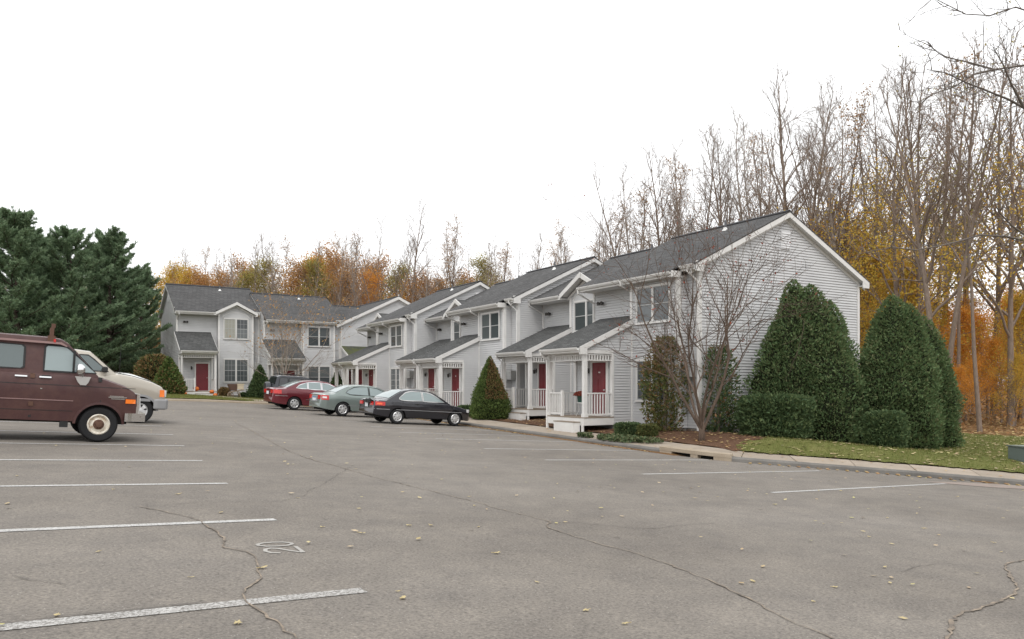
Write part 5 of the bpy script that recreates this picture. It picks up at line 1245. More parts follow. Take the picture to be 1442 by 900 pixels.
# overhanging tree just right of the frame: its limbs reach into the picture
ox, oy = at_depth(1560, 24); oz = gh(ox, oy)
OT = empty('overhanging_tree', (ox, oy, oz-.05), 0, 'broad tree at the lawn edge whose long bare limbs reach over the grass', 'tree')
mb = MB(); mb.tube([(0,0,-.1),(.1,.05,3),(-.05,.1,6),(.1,.1,9.5),(0,.2,13)], [.42,.36,.30,.22,.12], 10); mb.build('trunk', M['bark_grey'], OT, smooth=True)
br = MB(); Rr = random.Random(4); ltips = []
def limb_px(pts, r0, z=24., kids=16, spread=.8, klen=1.6):
    P = []
    for i, (px, py) in enumerate(pts):
        d = ray(px, py); zz = z-.35*i if i else z; P.append(Vector((d.x*zz-ox, d.y*zz-oy, EYE+d.z*zz-oz+.05)))
    n = len(P); br.tube(P, [r0*(1-.9*(i/(n-1))**.8)+.006 for i in range(n)], 6, cap=False)
    for k in range(kids):
        f = (.18+.8*(k+Rr.random())/kids)*(n-1); i = min(int(f), n-2); q = P[i].lerp(P[i+1], f-i); d = (P[i+1]-P[i]).normalized()
        d = (d+Vector((Rr.gauss(0,spread), Rr.gauss(0,spread), Rr.gauss(.1,spread)))).normalized(); L = klen*Rr.uniform(.4,1.1); a = [q]
        for s_ in range(4): d = (d+Vector((Rr.gauss(0,.18), Rr.gauss(0,.18), Rr.gauss(0,.18)))).normalized(); a.append(a[-1]+d*L/4)
        br.tube(a, [.013,.010,.008,.006,.004], 4, cap=False); ltips.extend(a[1:])
        for m_ in range(4):
            i2 = Rr.randint(0, 3); d2 = (d+Vector((Rr.gauss(0,.7), Rr.gauss(0,.7), Rr.gauss(0,.7)))).normalized(); b2 = a[i2].lerp(a[i2+1], Rr.random()); e2 = b2+d2*L*Rr.uniform(.2,.45); br.tube([b2, b2.lerp(e2,.5)+Vector((0,0,Rr.gauss(0,.03))), e2], [.008,.006,.003], 3, cap=False); ltips.append(e2)
limb_px([(1560,60),(1500,85),(1442,92),(1400,98),(1365,88),(1330,80),(1318,72),(1306,60)], .036)
limb_px([(1400,98),(1370,105),(1345,122),(1315,132),(1290,146)], .03, 22.8, 8, .7, 1.0)
limb_px([(1560,260),(1500,220),(1442,152),(1420,140),(1390,128),(1360,116),(1330,102),(1305,98)], .045, kids=18)
limb_px([(1442,152),(1425,120),(1412,90),(1398,66)], .04, 22.8, 8, .6, 1.0)
limb_px([(1560,330),(1500,330),(1442,338),(1415,333),(1380,331),(1350,340),(1320,347),(1290,352),(1255,348),(1255,348)], .042, kids=10)
limb_px([(1560,420),(1500,360),(1442,330),(1425,318),(1408,300),(1400,285)], .045, 23.5, 8, .6, 1.2)
limb_px([(1560,120),(1500,40),(1460,20),(1430,10),(1395,22),(1360,20),(1330,5),(1310,-5)], .026, kids=14)
CB = br.build('crown', M['bark_limb'], OT, smooth=True)
C = tips_cloud([t for t in ltips], 110, .10, 8); V, Q = cards(C, .055, 9); np_mesh('leaves', V, Q, M['olive_leaf'], parent=CB)

# ---------------- white pines on the left
def pine(seed, H, crown_r):
    root = empty('pine_template'); R = random.Random(seed); tr = MB(); pts = [(R.gauss(0,.05)*i, R.gauss(0,.05)*i, H*i/8-.1) for i in range(9)]; tr.tube(pts, [.34*(1-.92*i/8) for i in range(9)], 8); tr.build('trunk', M['bark_pine'], root, smooth=True)
    br = MB(); seg = []; r = np.random.default_rng(seed); n = 90
    for k in range(n):
        t = .10+.89*((k//5)*5+R.random()*4.0)/n; z = H*t; az = k*2*PI/5+(k//5)*.7+R.gauss(0,.25); Lr = crown_r*(1.04-t)**.50*R.uniform(.55,1.15); d = Vector((math.cos(az), math.sin(az), .05+.75*t)); P = [Vector((0,0,z))]
        for s_ in range(6): d = (d+Vector((R.gauss(0,.09), R.gauss(0,.09), .045))).normalized(); P.append(P[-1]+d*Lr/6)
        br.tube(P, [.07*(1-t)+.02, .05*(1-t)+.016, .035, .026, .02, .014, .008], 4, cap=False)
        for i in range(2, 7):
            m = P[i]-P[i-1]; md = m.normalized(); sd_ = md.cross(Vector((0,0,1))).normalized()
            for q in range(6):
                a = R.uniform(-1.15,1.15); dd = (md*math.cos(a)+sd_*math.sin(a)+Vector((0,0,R.uniform(.0,.38)))).normalized(); L = R.uniform(.45,.95)*(.65+.35*Lr/crown_r)*(1.2-.06*i); b0 = P[i-1]+m*R.random(); e_ = b0+dd*L; br.tube([b0, e_], [.012,.005], 3, cap=False); seg.append((b0, e_))
    for q in range(10):
        z = H*(.93+.007*q); seg.append((Vector((0,0,z)), Vector((R.gauss(0,.4), R.gauss(0,.4), z+.6))))
    seg.append((Vector((0,0,H*.98)), Vector((0,0,H*1.06))))
    cr = br.build('crown', M['bark_pine'], root)
    A = np.array([tuple(a) for a, b in seg]); B = np.array([tuple(b) for a, b in seg]); K = 40; u = r.random((len(A), K))**.7*1.05
    P0 = (A[:,None,:]+(B-A)[:,None,:]*u[...,None]).reshape(-1,3); ax = np.repeat((B-A)/np.linalg.norm(B-A, axis=1)[:,None], K, 0)
    D0 = ax*.75+r.normal(0, .55, P0.shape)+np.array([0,0,.25]); D0 /= np.linalg.norm(D0, axis=1)[:,None]
    L = r.uniform(.16,.34,len(P0))[:,None]; side = np.cross(D0, r.normal(0,1,D0.shape)); side /= np.linalg.norm(side,axis=1)[:,None]; w = r.uniform(.016,.034,len(P0))[:,None]
    V = np.stack([P0-side*w*.4, P0+D0*L*.45-side*w, P0+D0*L, P0+D0*L*.45+side*w], 1).reshape(-1,3); np_mesh('needles', V, np.arange(len(V)).reshape(-1,4), M['pine'], parent=cr); return root
pA, pB = pine(3, 13, 4.8), pine(9, 13, 5.2)
pused = {}
for i, (px, z, ty, k, lb) in enumerate([(18,52,306,0,'tallest dark green pine beyond the maroon van'),(95,55,330,1,'dark green pine with a rounded top, second from the tallest pine'),(158,60,334,0,'dark green pine nearest the left house'),(-60,54,300,1,'tall dark green pine whose crown overlaps the tallest pine'),(60,66,345,0,'dark green pine standing behind the front pines'),(196,76,385,1,'lower dark green pine half hidden behind the left house gable'),(140,64,352,1,'dark green pine set back between two front pines'),(40,60,330,1,'dark green pine tucked behind the tallest one')]):
    x, y = at_depth(px, z); zb = gh(x, y); H = EYE+(Y_H-ty)/F_PX*z-zb; o = (pA, pB)[k]; o = copy_tree(o) if pused.get(k) else o; pused[k] = 1
    o.name = 'pine_tree'; o.location = (x, y, zb-.1); o.rotation_euler = (0,0,i*1.3); s = H/13; o.scale = (s*1.02, s*1.02, s); tag(o, lb, 'tree', 'pines beyond the parked van')

# ---------------- evergreen shrubs
def shrub(name, loc, label, shape, H, mats, N, size, seed, sx=1., sy=1., lumps=.12, stem=True, core=True, cat='shrub', group=None, vert=.35, shell=.22, gap=0., parts=('foliage',)):
    """shape(t): radius at height fraction t; lumpy shell of sprays around a dark inner core"""
    o = empty(name, loc, 0, label, cat, group); r = np.random.default_rng(seed)
    nb = 110; bt = r.random(nb); ba = r.random(nb)*2*PI; bs = r.normal(0, 1, nb)
    def rad(t, a):
        base = shape(t); d = np.zeros_like(t)
        for i in range(nb):
            da = np.abs((a-ba[i]+PI) % (2*PI)-PI); d += bs[i]*np.exp(-((t-bt[i])/.065)**2-(da/.30)**2)
        return base*(1+lumps*d)
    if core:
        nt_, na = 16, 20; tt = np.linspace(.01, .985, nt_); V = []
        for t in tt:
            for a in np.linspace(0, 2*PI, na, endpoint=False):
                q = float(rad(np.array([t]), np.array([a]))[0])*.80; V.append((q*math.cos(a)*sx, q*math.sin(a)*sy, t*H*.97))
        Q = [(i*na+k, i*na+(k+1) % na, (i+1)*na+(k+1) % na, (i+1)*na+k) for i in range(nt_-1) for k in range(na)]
        np_mesh('shade_core', V, Q, M['core'], smooth=True, parent=o)  # solid dark hull, colours in the shade deep between the sprays
    t = r.random(N*2); pk = shape(t); keep = r.random(N*2) < (pk+.03*H*.2)/(pk.max()+.03*H*.2); t = t[keep][:N]; a = r.random(len(t))*2*PI
    q = rad(t, a)*(1-shell*r.random(len(t))**1.6+.05*r.normal(0,1,len(t))+.05*np.sin(t*61+a*7)*np.sin(a*13+t*23)+.13*(r.random(len(t)) < .05)*r.random(len(t)))
    if gap:
        hole = np.sin(a*3+t*9+seed)+np.sin(a*5-t*13)*.7; sel = (hole < 1.7-gap*2) | (r.random(len(t)) < .3); t, a, q = t[sel], a[sel], q[sel]
    C = np.c_[q*np.cos(a)*sx, q*np.sin(a)*sy, t*H]; n = len(C)
    d = np.c_[np.cos(a)*.8, np.sin(a)*.8, np.full(n, vert*2)]+r.normal(0,.55,(n,3)); d /= np.linalg.norm(d,axis=1)[:,None]
    sd_ = np.cross(d, r.normal(0,1,(n,3))); sd_ /= np.linalg.norm(sd_,axis=1)[:,None]; L = (size*r.uniform(.6,1.9,n))[:,None]; w = L*.24
    V = np.stack([C-d*L*.3, C+d*L*.25-sd_*w, C+d*L*.8, C+d*L*.25+sd_*w], 1).reshape(-1,3)
    if isinstance(mats, str): np_mesh('foliage', V, np.arange(len(V)).reshape(-1,4), M[mats], parent=o)
    else:
        mi = mats[2](t, a, r); np_mesh('foliage', V, np.arange(len(V)).reshape(-1,4), [M[mats[0]], M[mats[1]]], parent=o, midx=mi.astype(int))
    if stem:
        mb = MB(); 
        for k in range(3): mb.tube([(.05*k-.05,.04*(k-1),-.1),(.10*k-.1,.06*(k-1),H*.3),(.08*(k-1),.05*(1-k),H*.7)], [.05,.035,.01], 6)
        mb.build('stem', M['bark'], o)
    return o
M['core'] = mat('shrub_inner_shade', (.018,.022,.012), 1.0, spec=.05)
def lobed(name, loc, label, lobes, mname, N, size, seed, lumps=.15):
    o = empty(name, loc, 0, label, 'shrub'); tot = sum(l[2]*l[3] for l in lobes)
    for k, (dx, dy, H, R) in enumerate(lobes):
        t = shrub('x', (0,0,0), '', lambda q, R=R: R*arb(q), H, mname, int(N*H*R/tot), size, seed+k, lumps=lumps, stem=(k == 0))
        for ch in list(t.children): ch.parent = o; ch.location = (dx, dy, 0)
        bpy.data.objects.remove(t)
    return o
def arb(t): return np.interp(t, [0,.05,.18,.4,.6,.8,.9,.96,1.0], [.76,.94,1.0,.95,.81,.56,.38,.22,.04])
def cone(t): return np.interp(t, [0,.06,.2,.5,.8,.95,1], [.80,.97,1.0,.72,.33,.12,.02])
def oval(t): return np.sqrt(np.clip(1-((t-.42)/.6)**2, 0.0004, 1))
def boxy(t): return np.interp(t, [0,.05,.3,.85,.95,1], [.8,.92,1,.98,.88,.5])
def at_px(px, Z, X=None, Y=None):
    d = ray(px, Y_H)
    k = (X/d.x) if X is not None else (Y/d.y); return d.x*k, d.y*k
def put(px, z): x, y = at_depth(px, z); return (x, y, gh(x, y))
def hgt(loc, z, top): return EYE+(Y_H-top)/F_PX*z-loc[2]
# big arborvitae beside the gable end
L1 = put(1143, 28.0); h1 = hgt(L1, 28, 390)
lobed('arborvitae', L1, 'broad green arborvitae against the gable wall, with several tips', [(-.50,.40,h1*.985,1.10),(.05,.10,h1*.955,1.25),(.60,-.20,h1*.86,1.20),(-.95,.70,h1*.74,.95),(.95,-.4,h1*.62,.80),(.2,-.6,h1*.70,1.15)], 'arb', 80000, .075, 1)
L2 = put(1257, 27.6); h2 = hgt(L2, 27.6, 412)
lobed('arborvitae', L2, 'tall green arborvitae standing clear of the wall beside its smaller twin', [(0,0,h2*.985,1.25),(.42,-.32,h2*.93,1.05),(-.30,.15,h2*.84,1.0)], 'arb', 56000, .07, 20)
L3 = put(1300, 28.4); h3 = hgt(L3, 28.4, 446)
lobed('arborvitae', L3, 'smaller green arborvitae merged with its taller twin at the lawn edge', [(0,0,h3,.95),(.25,-.25,h3*.85,.85)], 'arb', 30000, .07, 30)
L4 = put(1092, 26.6); shrub('hedge', L4, 'clipped dark green hedge before the broad arborvitae', lambda t: 1.0*boxy(t), hgt(L4,26.6,556), 'arb_dark', 20000, .075, 4, sx=1.35, sy=1.0, lumps=.04, cat='hedge')
L5 = put(1247, 25.4); shrub('hedge', L5, 'low clipped box-shaped hedge between the two tall arborvitae', lambda t: .62*boxy(t), hgt(L5,25.4,579), 'arb_dark', 14000, .06, 5, sx=1.22, sy=.9, lumps=.03, cat='hedge')
# half-bare evergreens at the corner of the near house
L6 = put(937, 28.2); shrub('arborvitae', L6, 'thin olive arborvitae with bare stems in front of the ground-floor window', lambda t: .86*oval(t), hgt(L6,28.2,474), ('arb_olive','arb_brown',lambda t,a,r: (r.random(len(t)) < .25+.3*(t > .6))), 7500, .085, 6, lumps=.10, core=False, gap=.35, shell=.75)
L7 = put(1012, 27.8); shrub('arborvitae', L7, 'thin half-bare arborvitae at the house corner behind the small bare tree', lambda t: .78*oval(t), hgt(L7,27.8,486), ('arb_dark','arb_brown',lambda t,a,r: (r.random(len(t)) < .15)), 5200, .085, 7, lumps=.10, core=False, gap=.5, shell=.75)
# cone shrub between porches, browned on one side
L8 = put(690, 36.2); shrub('cone_shrub', L8, 'clipped cone shrub, browned on one side, beside the black sedan', lambda t: .92*cone(t), hgt(L8,36.2,502), ('coneg','arb_brown',lambda t,a,r: ((r.random(len(t)) < .75) & (np.cos(a+1.1) > .25) & (t > .32))), 18000, .055, 8, lumps=.03)
# low hedges by porches
L9 = put(884, 27.4); shrub('hedge', L9, 'low clipped boxwood beside the nearest porch deck', lambda t: .36*boxy(t), .48, 'arb_dark', 4200, .05, 9, sx=1.35, sy=.95, lumps=.02, stem=False, cat='hedge')
L10 = put(912, 27.0); shrub('hedge', L10, 'small rounded boxwood under the thin olive arborvitae', lambda t: .28*boxy(t), .42, 'arb_olive', 2600, .05, 10, sx=1.3, lumps=.03, stem=False, cat='hedge')
L11 = put(660, 38.0); shrub('hedge', L11, 'low clipped hedge between the cone shrub and the black sedan', lambda t: .45*boxy(t), .55, 'arb_dark', 3000, .07, 11, sx=1.2, lumps=.02, stem=False, cat='hedge')
# left house shrubs
La = put(238, 54.5); shrub('cone_shrub', La, 'clipped cone shrub with green top at the left house porch', lambda t: 1.06*cone(t), hgt(La,54.5,502), ('coneg','arb_brown',lambda t,a,r: (r.random(len(t)) < .45*(1-t))), 6500, .12, 12, lumps=.03)
Lb = put(218, 56.5); shrub('round_shrub', Lb, 'large rounded brown-green shrub behind the porch cone shrub', lambda t: 1.35*oval(t), hgt(Lb,56.5,499), ('arb_olive','arb_brown',lambda t,a,r: (r.random(len(t)) < .65)), 6500, .13, 13, lumps=.04)
Lc = put(366, 58.5); shrub('cone_shrub', Lc, 'dark green cone shrub under the left house wall air conditioner', lambda t: .86*cone(t), hgt(Lc,58.5,514), 'arb_dark', 5500, .11, 14, lumps=.03)
Ld = put(474, 58.8); shrub('cone_shrub', Ld, 'small dark green cone shrub at the inner corner of the two rows', lambda t: .60*cone(t), hgt(Ld,58.8,522), 'arb_dark', 4000, .10, 15, lumps=.03)
Le = put(316, 58.0); shrub('round_shrub', Le, 'small leafless brown bush under the left house window', lambda t: .42*oval(t), .75, 'arb_brown', 1500, .08, 16, lumps=.1)
Lf = put(346, 58.2); shrub('round_shrub', Lf, 'low dark bush beside the wheelbarrow planter', lambda t: .50*oval(t), .45, 'arb_dark', 1400, .08, 17, lumps=.06, stem=False)
# leafy ground cover patches in the bed
def patch(px, z, label, n, rx, ry, seed):
    x, y = at_depth(px, z); r = np.random.default_rng(seed); q = np.sqrt(r.random(n)); a = r.random(n)*2*PI; X = x+q*np.cos(a)*rx; Y = y+q*np.sin(a)*ry; Z = gz(X, Y)+.03+r.random(n)*.13
    V, Q = cards(np.c_[X, Y, Z], .07, seed, flat=.5, up=(0,0,1)); tag(np_mesh('ground_cover', V, Q, M['groundcover']), label, 'ground cover', kind='stuff')
patch(872, 26.0, 'leafy green ground cover in the mulch beside the boxwood', 1300, .55, 1.0, 31); patch(824, 27.2, 'small tuft of ground cover by the porch step', 320, .22, .4, 32); patch(915, 25.2, 'thin ground cover at the mulch edge near the drain', 300, .4, .5, 33)

# ---------------- ornamental multi-stem trees
def ornamental(name, loc, label, seed, H, W, bark, leafm, leafN, leaf_s, spread, nst=6, hi=False):
    o = empty(name, loc, 0, label, 'tree'); R = random.Random(seed); tr = MB(); br = MB(); tips = []
    tr.tube([(0,0,-.1),(.02,0,.18),(.0,.02,.55)], [.12,.10,.085], 9); 
    for k in range(4): tr.tube([(.10*math.cos(k*1.6),.10*math.sin(k*1.6),-.12),(.07*math.cos(k*1.6),.07*math.sin(k*1.6),.3),(.06*math.cos(k*1.6),.06*math.sin(k*1.6),.75)], [.05,.045,.04], 6)
    def go(p, d, L, r, lev):
        segs = (8, 6, 4, 3)[lev]; P = [p]; rad = [r]
        for i in range(segs):
            d = (d+Vector((R.gauss(0,.11), R.gauss(0,.11), R.gauss(.03 if lev else .05,.08)))).normalized(); P.append(P[-1]+d*L/segs); rad.append(r*(1-.80*(i+1)/segs)+.0025)
        (tr if lev == 0 else br).tube(P, rad, (7,5,4,3)[lev], cap=False); tips.extend(P[2:] if lev > 1 else P[-1:])
        if lev < 3:
            for c in range((6,5,5)[lev]):
                f = (.22+.76*(c+R.random())/(6,5,5)[lev])*segs; i = min(int(f), segs-1); q = P[i].lerp(P[i+1], f-i); dm = (P[i+1]-P[i]).normalized(); s_ = (.60,.62,.65)[lev]
                go(q, (dm+Vector((R.gauss(0,s_), R.gauss(0,s_), R.gauss(.05,s_*.7)))).normalized(), L*R.uniform(.36,.62), max(.004, rad[i]*.55), lev+1)
    for k in range(nst):
        az = k*2*PI/nst+R.uniform(-.3,.3); el = R.uniform(.28,.85) if k else .15
        go(Vector((.04*math.cos(az), .04*math.sin(az), R.uniform(.3,.6))), Vector((math.cos(az)*math.sin(el)*W, math.sin(az)*math.sin(el)*W, math.cos(el))), H*R.uniform(.66,.86), R.uniform(.036,.055), 0)
    tr.build('trunk', M[bark], o, smooth=True); c = br.build('crown', M[bark], o, smooth=True)
    T = [t for t in tips if (t.z > H*.55 or not hi)]; C = tips_cloud(T, leafN, spread, seed); V, Q = cards(C, leaf_s, seed+3); np_mesh('leaves', V, Q, M[leafm], parent=c); return o
lo = put(988, 25.2); ornamental('ornamental_tree', (lo[0], lo[1], lo[2]), 'bare multi-stemmed ornamental tree with a few red leaves in the mulch bed', 12, 6.7, .95, 'bark_orn', 'redleaf', 330, .055, .05, nst=7)
lo = put(398, 56.0); ornamental('ornamental_tree', lo, 'small spreading tree with last orange leaves before the left house', 15, 7.0, 1.05, 'bark_grey', 'deep_orange', 420, .11, .14, hi=True)
# ------------------------------------------------------------------ small things
# pumpkins on and by the left house porch
def pumpkin(loc, r, label):
    mb = MB(); n, k = 24, 9; V = []
    for i in range(n):
        a = 2*PI*i/n; rib = 1-.09*abs(math.sin(a*4))
        for q in range(k):
            t = PI*q/(k-1); V.append((r*rib*math.sin(t)**.8*math.cos(a), r*rib*math.sin(t)**.8*math.sin(a), r*.80*(1-math.cos(t))*.98-.0))
    mb.add(V, [(i*k+q, ((i+1) % n)*k+q, ((i+1) % n)*k+q+1, i*k+q+1) for i in range(n) for q in range(k-1)])
    o = empty('pumpkin', loc, 0, label, 'pumpkin', 'pumpkins at the left house'); mb.build('shell', M['pumpkin'], o, smooth=True)
    mb = MB(); mb.tube([(0,0,r*1.5),(.01,0,r*1.75),(.03,.01,r*1.9)], [.03,.022,.018], 6); mb.build('stalk', M['bark_grey'], o)
M['pumpkin'] = mat('pumpkin_skin', (.62,.15,.02), .5)
gpx0 = XL+.60-.62; gpy = YL+S_-2.24; gz0 = 1.0
pumpkin((gpx0+1.05, gpy+.35, gz0), .22, 'orange pumpkin on the porch deck before the red door')
pumpkin((gpx0+2.05, gpy-.30, gz0-.17), .17, 'orange pumpkin on the porch step')
pumpkin((gpx0+2.25, gpy-.62, gh(gpx0+2.25, gpy-.62)), .17, 'orange pumpkin on the ground beside the porch step')
pumpkin((gpx0+.15, gpy-.55, gh(gpx0+.15, gpy-.55)), .15, 'small dull orange pumpkin on the grass by the cone shrub')
# wheelbarrow planter
wx, wy = at_depth(333, 57.0); wz = gh(wx, wy)
o = empty('wheelbarrow_planter', (wx, wy, wz+.02), .0, 'brown and cream wooden wheelbarrow planter on the grass', 'planter')
M['barrow_brown'] = mat('brown_wood', (.10,.055,.04), .8); M['barrow_cream'] = mat('cream_wood', (.50,.42,.31), .8); M['barrow_wood'] = mat('weathered_wood', (.28,.21,.15), .85)
mb = MB(); mb.add([(-.62,-.28,1.02),(.0,-.28,1.02),(.0,.28,1.02),(-.62,.28,1.02),(-.45,-.2,.55),(.0,-.2,.52),(.0,.2,.52),(-.45,.2,.55)], [(4,5,6,7),(0,1,5,4),(1,2,6,5),(2,3,7,6),(3,0,4,7)]); mb.build('tub', M['barrow_brown'], o)
mb = MB(); mb.box(.01, .45, -.29, -.26, .62, .96); mb.box(.01, .45, .26, .29, .62, .96); mb.box(.42, .45, -.26, .26, .62, .96); mb.box(-.0, .50, -.31, .31, .96, 1.04); mb.build('box', M['barrow_cream'], o)
mb = MB(); mb.tube([(-.5,-.22,.42),(.0,-.24,.50),(.5,-.3,.60)], .03, 6); mb.build('handle', M['barrow_wood'], o); mb = MB(); mb.tube([(-.5,.22,.42),(.0,.24,.50),(.5,.3,.60)], .03, 6); mb.build('handle', M['barrow_wood'], o)
for sg in (-1, 1):
    mb = MB(); mb.tube([(.1,sg*.24,.54),(.25,sg*.26,0)], .03, 6); mb.build('leg', M['barrow_wood'], o)
mb = MB(); mb.lathe([(.17,-.03),(.22,-.03),(.22,.03),(.17,.03),(.17,-.03)], 20, 'y', (-.42,0,.22))
for k in range(6): a = k*PI/3; mb.tube([(-.42,0,.22),(-.42+.18*math.cos(a),0,.22+.18*math.sin(a))], .015, 5)
mb.build('wheel', M['barrow_wood'], o)
mb = MB(); mb.tube([(-.42,-.22,.42),(-.42,-.1,.22),(-.42,.1,.22),(-.42,.22,.42)], .02, 5); mb.build('axle', M['barrow_wood'], o)
# potted chrysanthemum on a wire stand, on the nearest porch
dk = Vector((XB-2.24+.62, YA+W_-(.60+1.28), .24))
st = empty('plant_stand', dk, 0, 'white wire plant stand on the nearest porch deck', 'plant stand')
mb = MB(); mb.lathe([(0,.50),(.19,.50),(.20,.515),(.19,.53),(0,.53)], 18, 'z'); mb.build('top', M['trim'], st)
for k in range(3):
    a = k*2*PI/3+.4; mb = MB(); mb.tube([(.12*math.cos(a),.12*math.sin(a),.50),(.07*math.cos(a),.07*math.sin(a),.25),(.20*math.cos(a),.20*math.sin(a),.0)], .012, 5); mb.build('leg', M['trim'], st)
fp = empty('flower_pot', dk+Vector((0,0,.53)), 0, 'dark green pot of red-brown chrysanthemums on the wire stand', 'flower pot')
M['pot'] = mat('green_pot', (.018,.06,.045), .4); M['mum'] = leafmat('chrysanthemum_petals', [(.24,.05,.03),(.32,.09,.06),(.19,.05,.04)], .2)
mb = MB(); mb.lathe([(0,0),(.12,0),(.165,.24),(.18,.245),(.18,.285),(.155,.285),(.14,.2),(0,.2)], 20, 'z'); mb.build('pot', M['pot'], fp, smooth=True, sharp=40)
r = np.random.default_rng(2); d = r.normal(0,1,(900,3)); d /= np.linalg.norm(d,axis=1)[:,None]; C = d*np.array([.30,.30,.17])*r.uniform(.75,1,(900,1)); C[:,2] = np.abs(C[:,2])+.27; V, Q = cards(C, .055, 3); np_mesh('blossoms', V, Q, M['mum'], parent=fp)
# utility cabinet at the lawn's right edge
ux, uy = at_depth(1455, 22.6); uz = gh(ux, uy)
M['cabinet'] = mat('green_grey_cabinet', (.13,.16,.15), .55); M['cab_top'] = mat('cabinet_lid', (.20,.23,.21), .5)
u = empty('utility_cabinet', (ux, uy, uz), -TH+.0, 'green-grey utility cabinet with a blue sticker on the lawn', 'utility cabinet')
mb = MB(); mb.box(-.48, .7, -.42, .42, 0, .44); o = mb.build('housing', M['cabinet'], u); o.modifiers.new('b','BEVEL').width = .02
mb = MB(); mb.prism([(-.46,.44),(.46,.44),(.44,.47),(-.44,.50)], 'x', -.50, .72); mb.build('lid', M['cab_top'], u); mb = MB(); mb.box(-.50, .72, -.46, .46, .442, .465); mb.build('lid_rim', M['cab_top'], u)
mb = MB(); mb.box(-.085, .05, -.428, -.421, .26, .39); mb.build('sticker', M['plate_blue'], u)
mb = MB(); mb.box(-.7, .9, -.6, .6, -.1, .012); mb.build('pad', M['walk'], u)

# ------------------------------------------------------------------ fallen leaves and grass
def leaf_shape(sc, seed):
    """five-lobed curled leaf"""
    R = random.Random(seed); pts = []; n = 20
    for i in range(n):
        a = 2*PI*i/n; rr = (.5+.4*abs(math.cos(a*1.5+.4)))*R.uniform(.6,1.25); pts.append((rr*math.cos(a)*sc*.5, rr*math.sin(a)*sc*.42))
    mb = MB(); mb.add([(0,0,.010)]+[(x, y, .010+.016*(abs(x)/sc)+R.uniform(-.002,.006)*sc*8) for x, y in pts], [(0, i+1, (i+1) % n+1) for i in range(n)]); mb.tube([(0,0,.012),(-sc*.3,.01,.014),(-sc*.65,.02,.02)], .004, 4); return mb
lm = [leaf_shape(.12, k).build('fallen_leaf', M['litter_pale']) for k in range(4)]
for o in lm: COL.objects.unlink(o)
spots = [(270,814),(335,879),(825,861),(757,821),(370,801),(453,743),(138,778),(510,752),(567,844),(660,700),(1160,738),(1092,711),(668,713),(560,834),(607,741),(134,633),(24,671),(250,697),(300,625),(674,743),(1010,700),(1224,757),(1176,828),(1145,848),(1348,700),(1400,765),(1410,778),(575,741),(1246,800),(160,690),(860,684),(1300,745),(1250,730),(420,702),(1060,820),(880,900-20),(80,868),(700,780)]
for i, (px, py) in enumerate(spots):
    x, y = px_lot(px, py); o = bpy.data.objects.new('fallen_leaf', lm[i % 4].data); COL.objects.link(o); o.location = (x, y, lt(x, y)+.004); o.rotation_euler = (0, 0, i*1.7); s = .36+.42*((i*37) % 10)/10; o.scale = (s, s*(.6+.4*((i*13) % 7)/7), s)
    tag(o, 'curled tan maple leaf lying on the open asphalt', 'leaf', 'single leaves on the asphalt')
def scatter(name, label, X, Y, zf, size, seed, mname='litter', flat=.86):
    r = np.random.default_rng(seed); C = np.c_[X, Y, zf(X, Y)+.012+.015*r.random(len(X))]; V, Q = cards(C, size, seed, flat=flat, up=(0,0,1)); tag(np_mesh(name, V, Q, M[mname]), label, 'leaves', kind='stuff')
r = np.random.default_rng(17)
X = r.uniform(-3,22,1500); Y = r.uniform(2.5,45,1500); e = kerb_dist(X, Y)[0]; k = (e < -.1) & (r.random(1500) < np.clip((X+3)/16, .12, 1)); scatter('leaf_litter', 'scattered small leaves over the parking lot', X[k], Y[k], lot, .05, 41, 'litter_pale')
i = r.integers(sidx(15.9,43), NK-1, 2600); q = -np.abs(r.normal(0,.16,2600))-.02; X = KPATH[i,0]+KN[i,0]*q; Y = KPATH[i,1]+KN[i,1]*q; dens = (np.sin(i*.21)+np.sin(i*.083+1)) > -.5; scatter('leaf_litter', 'drift of leaves along the kerb gutter', X[dens], Y[dens], lot, .075, 42)
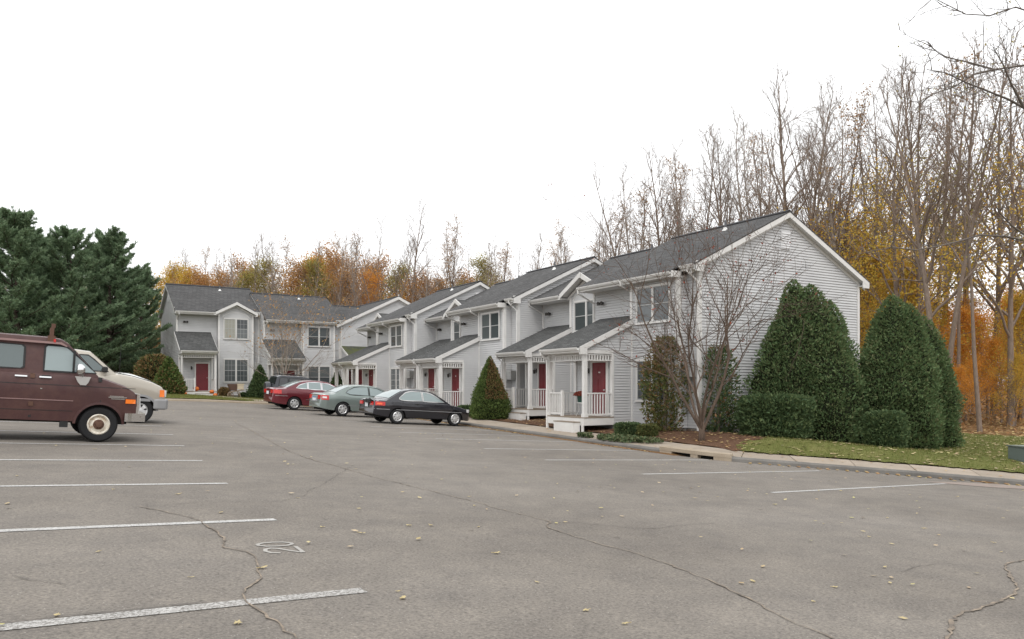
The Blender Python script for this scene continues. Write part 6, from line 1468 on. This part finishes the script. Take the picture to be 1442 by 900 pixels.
X = r.uniform(16,30,9000); Y = r.uniform(15.5,45,9000); k = keep_m(X, Y) & (r.random(9000) < .8); scatter('leaf_litter', 'brown leaves lying on the mulch beds', X[k], Y[k], lambda a, b: gz(a, b)+.03, .085, 43)
X = r.uniform(16,42,7600); Y = r.uniform(-4,26,7600); k = keep_rl(X, Y); scatter('leaf_litter', 'yellow leaves lying on the lawn', X[k], Y[k], lambda a, b: gz(a, b)+.045, .10, 44, 'litter_pale')
X = r.uniform(24,60,16000); Y = r.uniform(6,40,16000); k = ~keep_rl(X, Y) & (X-.25*Y > 31.2); scatter('leaf_litter', 'rust-brown leaf carpet on the woodland floor', X[k], Y[k], gz, .15, 45)
i = r.integers(sidx(15.9,43), NK-1, 260); q = r.uniform(.2,1.5,260); X = KPATH[i,0]+KN[i,0]*q; Y = KPATH[i,1]+KN[i,1]*q; scatter('leaf_litter', 'a few leaves on the sidewalk slabs', X, Y, lambda a, b: gz(a, b)+.01, .07, 46)
def blades(keep, xa, xb, ya, yb, N, h, seed, label):
    r = np.random.default_rng(seed); X = r.uniform(xa, xb, N); Y = r.uniform(ya, yb, N); k = keep(X, Y); X, Y = X[k], Y[k]; n = len(X); B = np.c_[X, Y, gz(X, Y)+.02]; a = r.random(n)*2*PI; hh = h*r.uniform(.5,1.3,n)
    s = np.c_[np.cos(a), np.sin(a), np.zeros(n)]*.012; t = B+np.c_[r.normal(0,.02,n), r.normal(0,.02,n), hh]; V = np.stack([B-s, B+s, t], 1).reshape(-1,3); tag(np_mesh('grass', V, np.arange(3*n).reshape(-1,3), M['grass']), label, 'grass', kind='stuff')
blades(keep_rl, 16.5, 41, -4, 25, 120000, .075, 61, 'short green lawn grass beside the sidewalk'); blades(keep_fl, 3, 15.8, 46.9, 61, 26000, .10, 62, 'short lawn grass before the left house')
# weeds at the foot of the woods
r = np.random.default_rng(71); X = r.uniform(32,56,3500); Y = r.uniform(6,38,3500); k = (X-.25*Y > 33); X, Y = X[k], Y[k]; C = np.c_[X, Y, gz(X, Y)+r.random(len(X))**2*.9]; V, Q = cards(C, .16, 72); tag(np_mesh('woodland_weeds', V, Q, M['rustleaf']), 'tangle of dry weeds at the foot of the woods', 'weeds', kind='stuff')
